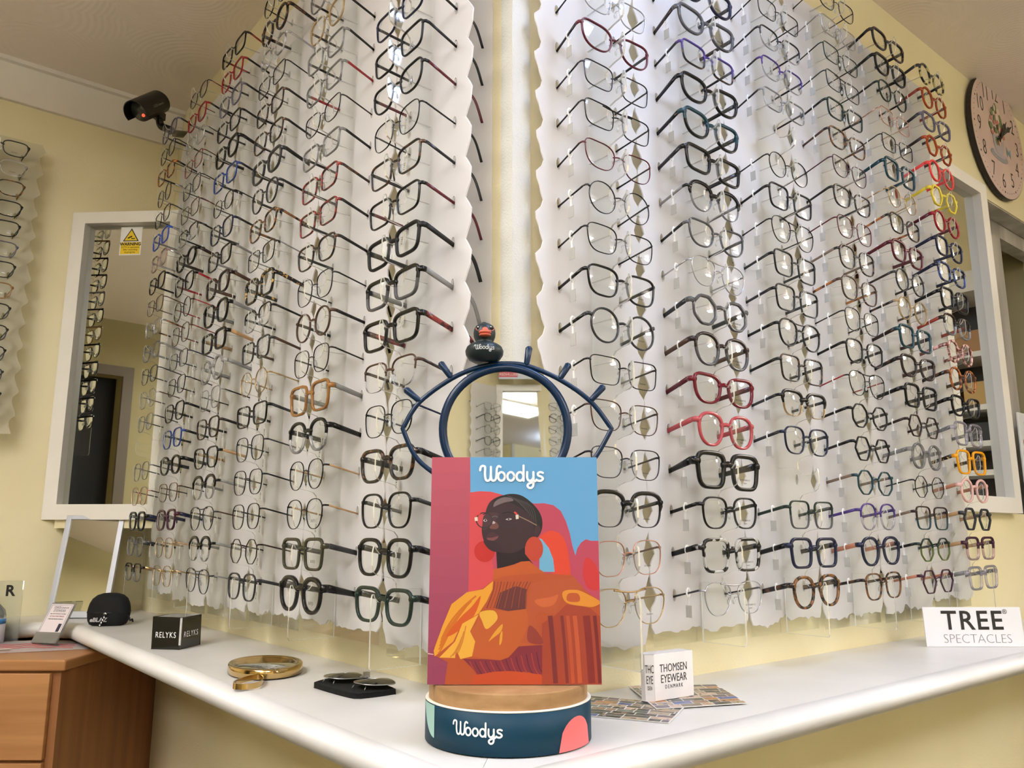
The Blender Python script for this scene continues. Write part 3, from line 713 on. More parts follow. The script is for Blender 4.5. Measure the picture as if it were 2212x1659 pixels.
def nose_rail(rows, zb):
    mb = MB(); hx = .0017
    for i, z in enumerate(rows):
        pts = [(-o, z + .0045 + dz) for o, dz in HOOK]
        if i == 0: pts = [(-.002, zb), (-.0745, zb), (-.077, zb + .004)] + pts[7:]
        tri = tessellate_polygon([[Vector((p[0], p[1], 0)) for p in pts]]); N = len(pts)
        fs = [tuple(t) for t in tri] + [tuple(q+N for q in reversed(t)) for t in tri]
        o0 = len(mb.v); mb.add([(-hx, *p) for p in pts] + [(hx, *p) for p in pts], fs, 0)
        for k in range(N):
            k2 = (k+1) % N
            if (k2 == 0 and i > 0) or (k == N-2 and i < len(rows)-1): continue
            mb.f.append((o0+k, o0+k2, o0+N+k2, o0+N+k)); mb.m.append(1); mb.sm.append(False)
    return mb
def column(origin, rot, rows, x0, x1, zb, zt, seed, label, back=None, film=None):
    t = thing('display_rack', label, 'display rack', origin, (0, 0, rot), 'spectacle display racks')
    obj('film_panel', film_panel(x0, x1, rows, zb, zt, seed), film or FILM, t)
    obj('nose_rail', nose_rail(rows, zb - .018), [ACRYLIC, ACRYLIC_EDGE], t)
    f = MB(); f.box((x0 + .004, .0026, zb - .018), (x1 - .004, .0040, zb + .016)); obj('clear_sheet', f, [ACRYLIC], t)
    f = MB()
    for x in (x0 + .02, x1 - .02):
        for z in (rows[0] + .03, rows[-1] + .03): f.tube([(x, .0042, z), (x, back or .02, z)], .004, 10)
    obj('standoff', f, SILVER, t)
    return t

ROW = [0.0294 + 0.06*k for k in range(-2, 18)]
CLX = [.147, .392, .630, .862, 1.095, 1.327]; CRX = [.177, .394, .612, .830, 1.045, 1.256]
CNAME = ['{w} corner column', 'second column {s} of corner', 'third column {s} of corner', 'fourth column {s} of corner', 'fifth column {s} of corner', 'sixth column {s} of corner']
PL = [(.053, .246), (.260, .517), (.527, .750), (.760, .980), (.991, 1.214), (1.226, 1.415)]
PR = [(.083, .277), (.287, .508), (.518, .722), (.732, .938), (.948, 1.152), (1.162, 1.345)]
SPEC = {'L1': '''-2 rr k gn bk
-1 rs k bk bk p
0 rs m bk dg
1 rr k dt bk p
2 rs n bk nv
3 rr h br/cl db p
4 re k bk rt
5 re k bk/tg gy p
6 re k mk mk
7 re m bk bg p
8 re m dt gm
9 rs n bk mk p
10 ca m mk bg p
11 re m mk mk
12 re m nv bk''', 'L2': '''-2 pa x bk bk
-1 sq k ov dg
0 pa n bk tn p
1 pa n bk tn
2 pa k bk/cl bk p
3 sq k cr gy
4 rs n db bk p
5 ro m br bk p
6 rs n gm bk p
7 rr m dt bk
8 re m rt bk
9 re m rt dt
10 re m cg bk
11 ca n gm db
12 re m cg rd
13 re m cg bk
14 rs m ch bk
15 rr m cg bk''', 'L3': '''-2 rs m dg dg p
-1 oc n db db p
0 rs n bk bk p
1 rs n bk bk p
2 rs n bk dg p
3 re m bk dg p
4 ro n gd gd p
5 re m dg br
6 rr h bk/cl bk p
7 sq k ft ft
8 re n bk gy p
9 rr m tt tt p
10 pa m dg mk p
11 rr k dg mk
12 rr m dt bk
13 re m dt mk p
14 re n bk bk
15 ov m cl sv
16 ro k dt dt
17 ro n bk dt''', 'L4': '''-2 av+ n gm gy p
-1 pa w bk/cl gy
0 av+ n gm br p
1 pa w bk/sv gy
2 rr m bk tn p
3 rr m db bk p
4 rs n gy bk
5 ro k cl gy
6 re k bk tn
7 rs k bk gy
8 rr k db br p
9 re m bk cg p
10 rr m nv bk
11 ov n bk bk p
12 re m bl bk p
13 rr k bk bk
14 re m bk bk
15 rr m lv bk
16 rr m rd bk
17 re m bk rt''', 'L5': '''-2 rs n gd gd p
-1 rs n gd tn p
0 rr k pl nv
1 rr n br db
2 ov k bk bk
3 rr m bl bk
4 rr m bk bk p
5 rr n bk bk p
6 re n gm nv p
7 rs n br rt p
8 ro n bk rd p
9 rr m bk rd p
10 ov k bk db
11 re h bk/cl bk p
12 re n br bg
13 re n gm bk
14 re n rt br
15 re n sv bk p
16 rr m rd bk
17 ov n dg rt''', 'L6': '''-2 rr m bk/cg gd
-1 rs m cg dg p
0 rr k bk nv
1 rs n rg db p
2 rs n cg bk p
4 rr n cg bk p
5 rs n cl br p
6 rr n dg bk p
7 rr m cg gy p
8 re h sv/cl tt p
9 rr n br br
10 rr m bk bk
11 rr m cpk sv
12 re m bb gy
13 rr n bk bk
14 ro n gm sv
15 re m at bk
16 rr n bk bk
17 ov m lv bk''', 'R1': '''-2 av+ n gd gd
-1 rs n rg br p
0 rs w bk/gm bk
1 rr n gm bk
2 rr n br bk p
3 re n bk bk p
4 ro m dg bk p
5 rr m bk bk p
6 rr n bk bk p
7 ro n gm bk p
8 ca n bg bk p
9 re+ n bk bk p
10 re n gm bk p
11 ca m bg bk p
12 rr n sv bk''', 'R2': '''-2 av+ n sv dg p
-1 sq k st bk p
0 rs m bk bk p
1 big x bk bk p
2 pa k pk pk p
3 ca k tb bg p
4 pa k db/tg br p
5 oc k tg dg p
6 av+ n sv sv p
7 ca m tg bk p
8 pa w bk/gy gy p
9 re k bk gm p
10 ca k tl/bk bk p
11 ca k bk bk
12 re m pu/dt bk p
13 ca k tg db p
14 ca k nv bk''', 'R3': '''-2 pa k tt dt p
-1 sq k nv bk p
0 sq m gn/tg gn p
2 rs m nv dg p
3 rr w bk/gd dg p
4 sq m dt bk
5 pa+ m bk bk p
6 sq m bk gm p
7 sq m bk dg p
8 av+ n bk bk p
9 sq m bk bk p
10 ro n bk bk p
12 re h gy/cl bk p
13 rr h pu/sv bk p
14 rr h gm/sv bk p
15 re n gm bk p''', 'R4': '''-2 rs m tt dt p
-1 pa k nv cp p
0 pa m pu/li pu p
1 oc m tl tp p
2 he m bk bk p
3 oc m bk bk p
4 av+ n bk rd p
5 rs m bk bk p
6 rs n bk bk p
7 rs m br at p
8 rs m dt tp p
9 rs n bg bg p
10 rr m dt bk
11 ca n pl pl
12 rr m tt br p
13 re m gn bk p
14 re+ n dg gn p
15 re n gn bk p
16 re n sv gy p
17 rr n dg dg''', 'R5': '''-2 he m pl cp p
-1 oc m gn/og bk p
0 sq m db/tl tp p
1 oc n bk gm p
2 ro k cg cg p
3 he m db db p
4 sq k bk bk p
5 ca k db dt p
6 sq k tl db p
7 ro m ch dt p
8 ro m dg db
9 rr k bg bg p
10 rr m dt at p
11 ro n gd gd p
12 sq k tl tl p
13 re n bk bk p
14 re n rg rg
15 pa m gn bk p
16 rr k bk bk p
17 rr k dt bk p''', 'R6': '''-2 sq k li gy p
-1 sq k pl/cpk tn
0 he k dg tn p
1 ro k pp cp p
2 big k am ft p
3 big k li cg p
4 ca k bk bk p
5 ro k at dt p
6 ro k ptt ptt p
7 rs k dt/cl rs p
8 sq k bk bk p
9 rr k bt nv
10 rr k nv nv
11 ro k rd bg p
12 he k yl yl
13 ro k co co p
14 he k ro db
15 rr k lv dg
16 ro k ro rs p
17 ro k mc dg'''}
PRINT = {'L2': [('B:EF|5', .0062, 0)], 'R1': [('thomsen', .0036, 0)], 'R2': [('HAND CRAFTED', .0034, 0)], 'L3': [('STETSON', .0042, 1)]}
for wl, CX_, PX, rot in (('L', CLX, PL, LROT), ('R', CRX, PR, RROT)):
    for i, c in enumerate(CX_):
        side = 'left' if wl == 'L' else 'right'
        nm = ('%s wall' % side + ' corner column') if i == 0 else CNAME[i].format(s=side, w='')
        a, b_ = PX[i]
        if wl == 'L': org = W(-.0556, c - .026, 0); x0, x1 = -(b_ - c), -(a - c)
        else: org = W(c - .0556, -.026, 0); x0, x1 = a - c, b_ - c
        column(org, rot, ROW, x0, x1, -.150 + .004*((i*3) % 4), 1.088, 11*i + (5 if wl == 'L' else 2), 'white spectacle rack with clear hooked rail, %s' % nm, .0550 if wl == 'L' else .0255)
        for line in SPEC['%s%d' % (wl, i + 1)].split('\n'):
            k, rest = line.split(' ', 1); k = int(k)
            pr = None; key = '%s%d' % (wl, i + 1)
            if key == 'L2' and k < 4: pr = PRINT['L2']
            if key == 'R1' and k < 8: pr = PRINT['R1']
            if key == 'R2': pr = PRINT['R2'] if k > 6 else [('BOOTH&BRUCE', .0034, 0), ('England', .0026, 0)]
            if key == 'L3' and k in (1, 3, 4, 5): pr = PRINT['L3']
            o = W(-.0556 - .06, c - .026, ROW[k + 2]) if wl == 'L' else W(c - .0556, -.026 - .06, ROW[k + 2])
            price = ({-1: '£195', 1: '£195', 3: '£195', 5: '£165'}.get(k, '£165') if (wl == 'L' and i < 3) else None)
            make_glasses(o, rot, wl, rest, '%s, %s row up' % (nm, ORD[k + 2]), 'spectacles on the %s wall' % side, rest.endswith(' p'), pr, True, price)

# the display on the end wall at the left edge of the picture
EROT = ROT
rows = [0.330 + 0.0545*k for k in range(13)]
cx_, q_ = -.470, 1.635 - .056
column(W(cx_, q_, 0), EROT, rows, -.090, .105, .25, 1.04, 77, 'clear spectacle rack on the end wall, left picture edge', .0555, clear('frosted_panel', (240, 236, 220), 0.42, 0.3, 0.5, (232, 228, 206)))
JS = ['rr m dg bk', 'rr m dg bk', 'rr m bk bk', 'rr m bk bk', 'rr m bk bk', 'rr m cr tn', 'rr m bk bk', 'rr m lv gy', 'rr m bk bk', 'rr m bk bk', 'rr m tt tt', 'rr m cl dg', 'rr m dg bk']
for k, s in enumerate(JS):
    make_glasses(W(cx_, q_ - .06, rows[k]), EROT, 'L', s, 'end wall, %s row up' % ORD[k], 'spectacles on the end wall', False, [('JENSEN', .0046, 0)] if k > 10 else None)
# the displays at the back of the shop that show in the eye shaped mirror
rows = [0.05 + 0.06*k for k in range(11)]
column(W(-2.3 + .03, -2.56, 0), ROT + PI/2, rows, -.10, .10, -.06, .78, 91, 'white spectacle rack at the back of the shop, left of the mirror', .0295)
for k, s in enumerate(['rs n bk bk', 'ro n gm bk', 'pa k bk bk', 'rr n bk bk', 'ro n sv bk', 'rs n bk bk', 'rr n gm bk', 'pa m bk bk', 'ro n bk bk', 'rs m bk bk', 'rr n bk bk']):
    make_glasses(W(-2.3 + .09, -2.56, rows[k]), ROT + PI/2, 'R', s, 'back left display, %s row up' % ORD[k], 'spectacles at the back of the shop', False)
column(W(-1.93, -2.85 + .03, 0), ROT + PI, rows, -.10, .10, -.06, .78, 92, 'white spectacle rack at the back of the shop, right of the mirror', .0295)
for k, s in enumerate(['ro n bk bk', 'rs n bk bk', 'ca m bk bk', 'ro n gm bk', 'rr n bk bk', 'pa m bk bk', 'ro n bk bk', 'rs n gm bk', 'ca n bk bk', 'ro m bk bk', 'rr n bk bk']):
    make_glasses(W(-1.93, -2.85 + .09, rows[k]), ROT + PI, 'R', s, 'back right display, %s row up' % ORD[k], 'spectacles at the back of the shop', False)

# ================================================================== things on the worktops
def P(x, y, z): return Vector((x, y, z + H))
PW = M('print_white', (235, 235, 235), 0.5)
# ---- the brush script logo, drawn as strokes of even width
def strokes(paths, w, mat, y=0.0, ext=0.0003, scale=1.0, off=(0, 0), wrap=None):
    mb = MB()
    def tr(p, d):
        x, z = p[0]*scale + off[0], p[1]*scale + off[1]
        if wrap:
            R, cx, cy = wrap; a = x/R; r = R + d
            return (cx + r*math.sin(a), cy - r*math.cos(a), z)
        return (x, y - d, z)
    for n, pth in enumerate(paths):
        d = ext + n*0.00002
        q = smooth_path([(p[0], p[1], 0) for p in pth], 5); hw = w/2
        L = []; Rr = []
        for i, p in enumerate(q):
            t = q[min(i+1, len(q)-1)] - q[max(i-1, 0)]
            if t.length < 1e-9: t = Vector((1, 0, 0))
            t.normalize(); nn = Vector((-t.y, t.x, 0))
            L.append(p + nn*hw); Rr.append(p - nn*hw)
        vs = [tr(p, d) for p in L] + [tr(p, d) for p in Rr]; m = len(L)
        mb.add(vs, [(i+m, i+m+1, i+1, i) for i in range(m-1)])
        for e in (q[0], q[-1]):
            c = [tr((e.x + hw*math.cos(2*PI*k/12), e.y + hw*math.sin(2*PI*k/12)), d + 0.00001) for k in range(12)]
            mb.add(c, [tuple(range(12))])
    return mb.mesh('logo', mat)
def oring(cx, cz, rx, rz): return [(cx + rx*math.cos(2*PI*k/10), cz + rz*math.sin(2*PI*k/10)) for k in range(11)]
LOGO = [[(.02, .70), (.05, .86), (.15, .96), (.30, .93), (.33, .80), (.32, .45), (.38, .12), (.52, .06), (.64, .18), (.68, .50), (.68, .90)],
        [(.68, .45), (.72, .14), (.84, .06), (.98, .16), (1.03, .45), (1.05, .80), (1.15, .95), (1.27, .90)],
        oring(1.33, .32, .21, .26), oring(1.90, .32, .21, .26), oring(2.46, .32, .21, .26), [(2.68, .98), (2.68, .06)],
        [(2.90, .58), (2.90, .22), (3.02, .06), (3.18, .10), (3.27, .25)], [(3.28, .58), (3.28, -.12), (3.20, -.34), (3.03, -.38), (2.92, -.26), (3.00, -.12), (3.28, -.02), (3.40, .04)],
        [(3.86, .53), (3.72, .58), (3.56, .52), (3.58, .38), (3.76, .30), (3.86, .18), (3.74, .06), (3.56, .06), (3.46, .12)]]
LOGO_MID = 1.93

# ---- eye shaped mirror on a round stand with a picture card
BX0, BY0, BR = -0.004, 0.892, 0.0865
t = thing('table_mirror', 'dark blue eye shaped mirror with lashes on a round teal and wood stand', 'mirror', P(BX0, BY0, SHELF))
TEAL = M('stand_teal', (2, 52, 74), 0.5, 0, 0.25); BLUE = M('eye_blue', (3, 36, 68), 0.28, 0, 0.35)
WOODP = noisy('pale_wood_disc', (146, 112, 74), (172, 136, 96), 26.0, 0.55, 0.1, 120.0, (1, 1, 3.0))
f = MB(); f.lathe([(BR-.003, 0.001), (BR, 0.0015), (BR, 0.0400), (BR-.0022, 0.0405), (BR-.0022, 0.030)], 72, 0); b = obj('base_band', f, TEAL, t)
f = MB(); f.lathe([(BR-.0024, 0.0395), (BR+.0002, 0.0408), (BR-.0003, 0.0418), (BR-.0030, 0.0418)], 72); obj('band_edge', f, M('card_white', (228, 224, 214), 0.6), b)
def band_poly(pts, m_, d):
    vs = []; fs = []; n = 12; f = MB()
    # strips between lower and upper curve
    for i in range(n+1):
        u = i/n; x = pts['x0'] + (pts['x1']-pts['x0'])*u
        for z in (pts['lo'](u), pts['hi'](u)):
            a = x/BR; vs.append(((BR+d)*math.sin(a), -(BR+d)*math.cos(a), z))
    for i in range(n): fs.append((2*i, 2*i+2, 2*i+3, 2*i+1))
    f.add(vs, fs, 0, True); obj('printed_shape', f, m_, b)
band_poly(dict(x0=-.118, x1=-.0865, lo=lambda u: .0395 - .030*math.sin(u*PI/2)**0.8, hi=lambda u: .0398), M('print_mint', (150, 190, 182), 0.5), .0003)
band_poly(dict(x0=.052, x1=.105, lo=lambda u: .0015, hi=lambda u: .0015 + .030*math.sqrt(max(0, 1-(2*u-1)**2))**0.9), M('print_salmon', (226, 108, 110), 0.5), .0003)
put('logo', strokes(LOGO, .13, PW, 0, .0004, .0132, (-.031 - LOGO_MID*.0132, .0185), (BR, 0, 0)), b)
f = MB(); f.lathe([(0, 0.002), (BR-.0035, 0.002), (BR-.0035, 0.0560), (BR-.0040, 0.0575), (0, 0.0580)], 72, 0, (0, 0, 0), False); obj('wood_disc', f, WOODP, t)
# mirror head, standing behind the card
EY = 0.012; C0 = Vector((-.0035, EY, 0.3245))
f = MB(); f.tube([C0 + Vector((.0706*math.cos(2*PI*k/64), 0, .0706*math.sin(2*PI*k/64))) for k in range(64)], .0050, 10, 0, True, 1.0, (0, 1, 0)); obj('mirror_ring', f, BLUE, t)
f = MB(); f.prism([(C0.x + .0685*math.cos(2*PI*k/64), C0.z + .0685*math.sin(2*PI*k/64)) for k in range(64)], EY - .001, EY + .002, 'y'); obj('mirror_glass', f, MIRROR, t)
top = [(-.120, .325), (-.102, .355), (-.065, .383), (-.031, .397), (-.002, .4005), (.024, .397), (.060, .381), (.094, .356), (.117, .325)]
bot = [(.117, .325), (.094, .288), (.060, .263), (.024, .252), (-.002, .2505), (-.031, .253), (-.065, .264), (-.102, .290), (-.120, .325)]
ou = [(x, EY + .002, z) for x, z in [(v.x, v.y) for v in smooth_path([(a, c, 0) for a, c in top], 6)]][:-1] + [(x, EY + .002, z) for x, z in [(v.x, v.y) for v in smooth_path([(a, c, 0) for a, c in bot], 6)]][:-1]
f = MB(); f.tube(ou, .0028, 10, 0, True, 1.0, (0, 1, 0)); obj('eye_outline', f, BLUE, t)
for (x0, z0), (x1, z1) in (((-.101, .3565), (-.1185, .371)), ((-.0655, .3835), (-.079, .402)), ((.0205, .3980), (.0240, .4205)), ((.0585, .3820), (.0700, .4005)), ((.0935, .3570), (.1095, .3745))):
    f = MB(); f.tube([(x0, EY+.002, z0), (x0*.9+x1*.1, EY+.002, z0*.9+z1*.1), (x0*.1+x1*.9, EY+.002, z0*.1+z1*.9), (x1, EY+.002, z1)], [.0030, .0034, .0042, .0024], 10, 0, False, 1.0, (0, 1, 0)); obj('eyelash', f, BLUE, t)
f = MB(); f.tube([(0, EY+.002, .0585), (0, EY+.002, .2505)], .0035, 10); f.box((-.03, EY-.006, .0582), (.03, EY+.012, .0605)); obj('stem', f, BLUE, t)

# ---- picture card
t = thing('picture_card', 'tall picture card of a woman in orange leaning on the eye mirror stand', 'card', P(0.0025, 0.852, -0.1495), (math.radians(-2.0), 0, 0))
CWD, CHT = 0.1760, 0.2300
f = MB(); f.box((-CWD/2, 0, 0), (CWD/2, 0.0035, CHT)); obj('board', f, M('card_edge', (214, 170, 160), 0.6), t)
TL, TR, BL_, BRt = (948, 983), (1283, 979), (932, 1485), (1292, 1487)       # the print's own drawing grid
def card_uv(u, v):
    s, tt = .5, .5
    for _ in range(12):
        x = (1-s)*(1-tt)*BL_[0]+s*(1-tt)*BRt[0]+(1-s)*tt*TL[0]+s*tt*TR[0]; y = (1-s)*(1-tt)*BL_[1]+s*(1-tt)*BRt[1]+(1-s)*tt*TL[1]+s*tt*TR[1]
        s += (u-x)/348.0; tt -= (v-y)/505.0
    s = max(0.0, min(1.0, s)); tt = max(0.0, min(1.0, tt))
    return ((s-.5)*CWD, tt*CHT)
def GA(p): return card_uv(900 + p[0]*.18987, 960 + p[1]*.18987)
def GB(p): return card_uv(900 + p[0]*.24055, 1260 + p[1]*.24055)
pal = {}; pm = []
def ink(c):
    if c not in pal: pal[c] = len(pm); pm.append(M('ink_%d_%d_%d' % c, tuple(int(v*.87) for v in c), 0.5, 0, 0.3))
    return pal[c]
f = MB(); layer = [0]
def draw(pts, c, g=GA, sm=True, n=4):
    q = [(v.x, v.y) for v in smooth_path([(a, b_, 0) for a, b_ in pts], n, True)] if sm else pts
    layer[0] += 1; y = -.00003 - layer[0]*.000005
    o = [(x, y, z) for x, z in (g(p) for p in q)]
    tri = tessellate_polygon([[Vector((a[0], a[2], 0)) for a in o]])
    fs = []
    for T in tri:
        A, B, D = (o[k] for k in T)
        ar = (B[0]-A[0])*(D[2]-A[2])-(B[2]-A[2])*(D[0]-A[0])
        fs.append(tuple(T) if ar > 0 else tuple(reversed(T)))
    f.add(o, fs, ink(c))
def line(pts, w, c, g=GA):
    q = smooth_path([(a, b_, 0) for a, b_ in pts], 4); L = []; R_ = []
    for i, p in enumerate(q):
        tt = (q[min(i+1, len(q)-1)] - q[max(i-1, 0)]).normalized(); nn = Vector((-tt.y, tt.x, 0))*w/2
        L.append((p.x+nn.x, p.y+nn.y)); R_.append((p.x-nn.x, p.y-nn.y))
    draw(L + R_[::-1], c, g, False)
def ell(cx, cy, rx, ry, c, g=GA, n=26): draw([(cx+rx*math.cos(2*PI*k/n), cy+ry*math.sin(2*PI*k/n)) for k in range(n)], c, g, False)
draw([(100, 60), (2200, 60), (2200, 2900), (100, 2900)], (190, 78, 100), GA, False)
for k in range(14):                                                              # the left band deepens from pink to mauve in printed steps
    u = k/13; draw([(100, 100 + 205*k), (655 - 4*k, 100 + 205*k), (655 - 4*k, 2900), (100, 2900)], (int(192-44*u), int(88-26*u), int(106-10*u)), GA, False)
draw([(662, 100), (2100, 100), (2100, 1300), (655, 1300)], (102, 168, 220), GA, False)
draw([(655, 548), (760, 532), (880, 537), (1000, 572), (1150, 640), (1350, 677), (1450, 672), (1550, 695), (1630, 765), (1685, 890), (1725, 1030), (1755, 1190), (1785, 1300), (1805, 1215), (1845, 1145), (1900, 1103), (1955, 1122), (2060, 1120), (2100, 2900), (620, 2900), (640, 1200)], (190, 74, 98), GA, False)
draw([(655, 548), (760, 532), (880, 537), (1000, 572), (960, 700), (860, 900), (900, 1500), (850, 2000), (615, 2100), (640, 1200)], (214, 78, 84), GA, False)
draw([(1395, 1100), (1440, 1040), (1530, 1002), (1620, 1040), (1680, 1140), (1712, 1300), (1725, 1600), (1560, 1600), (1520, 1320), (1470, 1180)], (224, 74, 52))
draw([(1398, 1092), (1425, 1105), (1500, 1210), (1545, 1340), (1560, 1490), (1395, 1490)], (112, 176, 214), GA, False)
draw([(1870, 1430), (1895, 1330), (1945, 1335), (2010, 1420), (2040, 1560), (2030, 1700), (1920, 1680), (1870, 1550)], (206, 58, 62))
# neck, head, hair
draw([(930, 1230), (1240, 1150), (1242, 1280), (1330, 1400), (1200, 1470), (940, 1480)], (40, 27, 34), GA, False)
draw([(830, 745), (870, 660), (950, 600), (1050, 572), (1150, 572), (1250, 612), (1330, 682), (1390, 762), (1425, 850), (1430, 930), (1412, 1020), (1380, 1082), (1300, 1125), (1240, 1200), (1100, 1270), (930, 1255), (875, 1240), (830, 1205), (802, 1140), (782, 1060), (777, 980), (795, 900), (815, 830)], (62, 43, 50))
draw([(900, 650), (1040, 570), (1180, 570), (1290, 640), (1390, 760), (1430, 880), (1425, 985), (1390, 1060), (1340, 1000), (1335, 900), (1280, 810), (1200, 735), (1060, 660)], (40, 36, 40))
for k in range(9): line([(1050+26*k, 578+10*k), (1100+30*k, 610+18*k), (1190+22*k, 660+34*k)], 7, (74, 68, 72))
draw([(930, 650), (1010, 605), (1090, 610), (1120, 645), (1030, 665), (950, 700), (905, 720)], (120, 104, 108))
draw([(800, 830), (870, 790), (960, 800), (930, 880), (860, 960), (800, 1000), (785, 960)], (78, 54, 60))
draw([(885, 905), (905, 893), (935, 905), (962, 950), (940, 985), (880, 985), (862, 965)], (112, 72, 70)); draw([(888, 900), (908, 893), (925, 915), (895, 925)], (196, 178, 180))
draw([(822, 1090), (850, 1045), (900, 1022), (925, 1040), (962, 1065), (930, 1085), (880, 1085)], (78, 46, 56)); draw([(830, 1095), (890, 1088), (955, 1072), (930, 1110), (865, 1132)], (124, 72, 78))
draw([(795, 885), (818, 866), (836, 886), (815, 900)], (206, 200, 200)); draw([(1035, 872), (1070, 855), (1104, 866), (1070, 880)], (190, 182, 184)); ell(818, 882, 10, 12, (20, 16, 18)); ell(1068, 867, 10, 9, (20, 16, 18))
line([(790, 815), (830, 798), (870, 812)], 9, (34, 26, 30)); line([(1000, 800), (1070, 782), (1130, 806)], 9, (34, 26, 30))
draw([(1350, 960), (1390, 940), (1410, 990), (1385, 1060), (1350, 1050)], (70, 48, 54))
for cx_, cy_, rx, ry in ((806, 882, 86, 90), (1056, 866, 104, 100)): line([(cx_+rx*math.cos(2*PI*k/18), cy_+ry*math.sin(2*PI*k/18)) for k in range(19)], 13, (58, 50, 56))
line([(888, 846), (922, 832), (952, 846)], 12, (96, 86, 88)); line([(735, 820), (760, 795)], 20, (220, 70, 60)); line([(1130, 780), (1160, 810)], 20, (220, 70, 60))
draw([(700, 850), (732, 843), (736, 890), (704, 892)], (226, 220, 208), GA, False); draw([(1143, 816), (1175, 812), (1176, 862), (1146, 868)], (226, 220, 208), GA, False)
line([(1178, 832), (1270, 880), (1370, 940)], 12, (150, 122, 104))
ell(805, 1253, 112, 125, (196, 48, 46)); draw([(795, 1130), (830, 1200), (880, 1245), (930, 1258), (1000, 1255), (960, 1160), (860, 1120)], (58, 40, 47)); ell(1340, 1220, 97, 145, (192, 72, 52))
# the dress
draw([(905, 1460), (1000, 1440), (1120, 1405), (1200, 1370), (1290, 1365), (1370, 1440), (1440, 1490), (1500, 1700), (840, 1700), (890, 1590)], (194, 92, 46), GA, False)
draw([(715, 0), (620, 80), (560, 105), (480, 120), (340, 230), (270, 430), (200, 600), (190, 680), (310, 740), (280, 1000), (1700, 1000), (1640, 560), (1620, 200), (1480, 90), (1380, -40), (1100, -60), (800, -30)], (184, 84, 48), GB, False)
draw([(705, 15), (620, 90), (480, 118), (350, 225), (270, 420), (192, 640), (200, 690), (360, 560), (430, 410), (580, 310), (650, 200), (700, 90)], (232, 160, 52), GB, False)
for k in range(5): line([(560-40*k, 150+45*k), (440-30*k, 260+60*k), (330-20*k, 400+60*k), (260-8*k, 540+30*k)], 16-k, (206, 112, 34), GB)
draw([(600, 150), (520, 250), (420, 350), (300, 510), (400, 470), (540, 330)], (210, 92, 36), GB)
draw([(580, 318), (440, 400), (400, 500), (375, 560), (240, 700), (375, 705), (382, 620), (420, 715), (520, 690), (548, 560), (505, 470), (540, 400)], (236, 176, 66), GB, False)
for k in range(4): line([(470-18*k, 420+50*k), (440-22*k, 560+30*k), (400-22*k, 660+12*k)], 10, (204, 128, 48), GB)
draw([(590, 292), (720, 278), (830, 290), (985, 268), (1035, 440), (1130, 590), (920, 602), (832, 700), (760, 726), (640, 715), (520, 690), (548, 560), (505, 470), (560, 400)], (192, 94, 48), GB, False)
draw([(590, 300), (705, 282), (742, 350), (690, 420), (640, 448), (610, 380)], (232, 176, 66), GB); draw([(664, 556), (720, 470), (782, 404), (770, 470), (700, 530)], (228, 160, 56), GB); draw([(755, 590), (762, 500), (782, 470), (776, 560)], (228, 160, 56), GB)
draw([(765, 120), (900, 60), (995, 90), (985, 268), (830, 288), (722, 262)], (104, 54, 56), GB, False)
for k in range(12): line([(720+28*k, 20), (705+26*k, 110), (650+30*k, 262)], 7, (150, 70, 44) if k % 2 else (120, 56, 46), GB)
draw([(440, 712), (640, 716), (760, 727), (832, 702), (920, 604), (1130, 592), (1120, 870), (1000, 830), (800, 820), (560, 850), (508, 780)], (134, 48, 62), GB, False)
for k in range(14): line([(500+44*k, 735-10*(k > 5)*(k-5)), (525+44*k, 790), (560+44*k, 850)], 8, (94, 36, 58) if k % 2 else (170, 66, 60), GB)
draw([(528, 862), (700, 826), (850, 820), (1115, 852), (1125, 1000), (505, 1000)], (196, 78, 42), GB, False)
draw([(1120, 400), (1230, 330), (1330, 228), (1530, 260), (1700, 340), (1700, 1000), (1118, 1000)], (166, 68, 48), GB, False)
for a, w_, c in ((1190, 40, (124, 46, 50)), (1290, 26, (132, 50, 50)), (1340, 30, (190, 84, 52)), (1400, 36, (196, 90, 56)), (1500, 60, (136, 46, 44)), (1570, 30, (122, 42, 44))): line([(a, 330), (a+20, 560), (a+44, 930)], w_, c, GB)
draw([(1030, 40), (1150, 0), (1400, -20), (1480, 88), (1300, 130), (1232, 330), (1105, 285), (1060, 330), (1100, 480), (1135, 590), (940, 570), (1000, 420), (1000, 190)], (186, 88, 54), GB, False)
draw([(1060, 190), (1200, 160), (1260, 140), (1220, 230), (1120, 250)], (206, 104, 60), GB); draw([(1010, 420), (1080, 470), (1130, 580), (1000, 560)], (150, 60, 54), GB)
draw([(1300, 112), (1420, 95), (1520, 140), (1620, 205), (1560, 250), (1485, 246), (1330, 212)], (224, 144, 52), GB); draw([(1345, 130), (1430, 130), (1440, 200), (1340, 196)], (190, 90, 50), GB)
line([(125, 662), (190, 672)], 8, (236, 190, 190), GB)
obj('printed_picture', f, pm, t)
lx, lz = card_uv(1109, 1022)
put('logo', strokes(LOGO, .135, PW, 0, .0010, .0174, (lx - LOGO_MID*.0174, lz - .0075)), t)

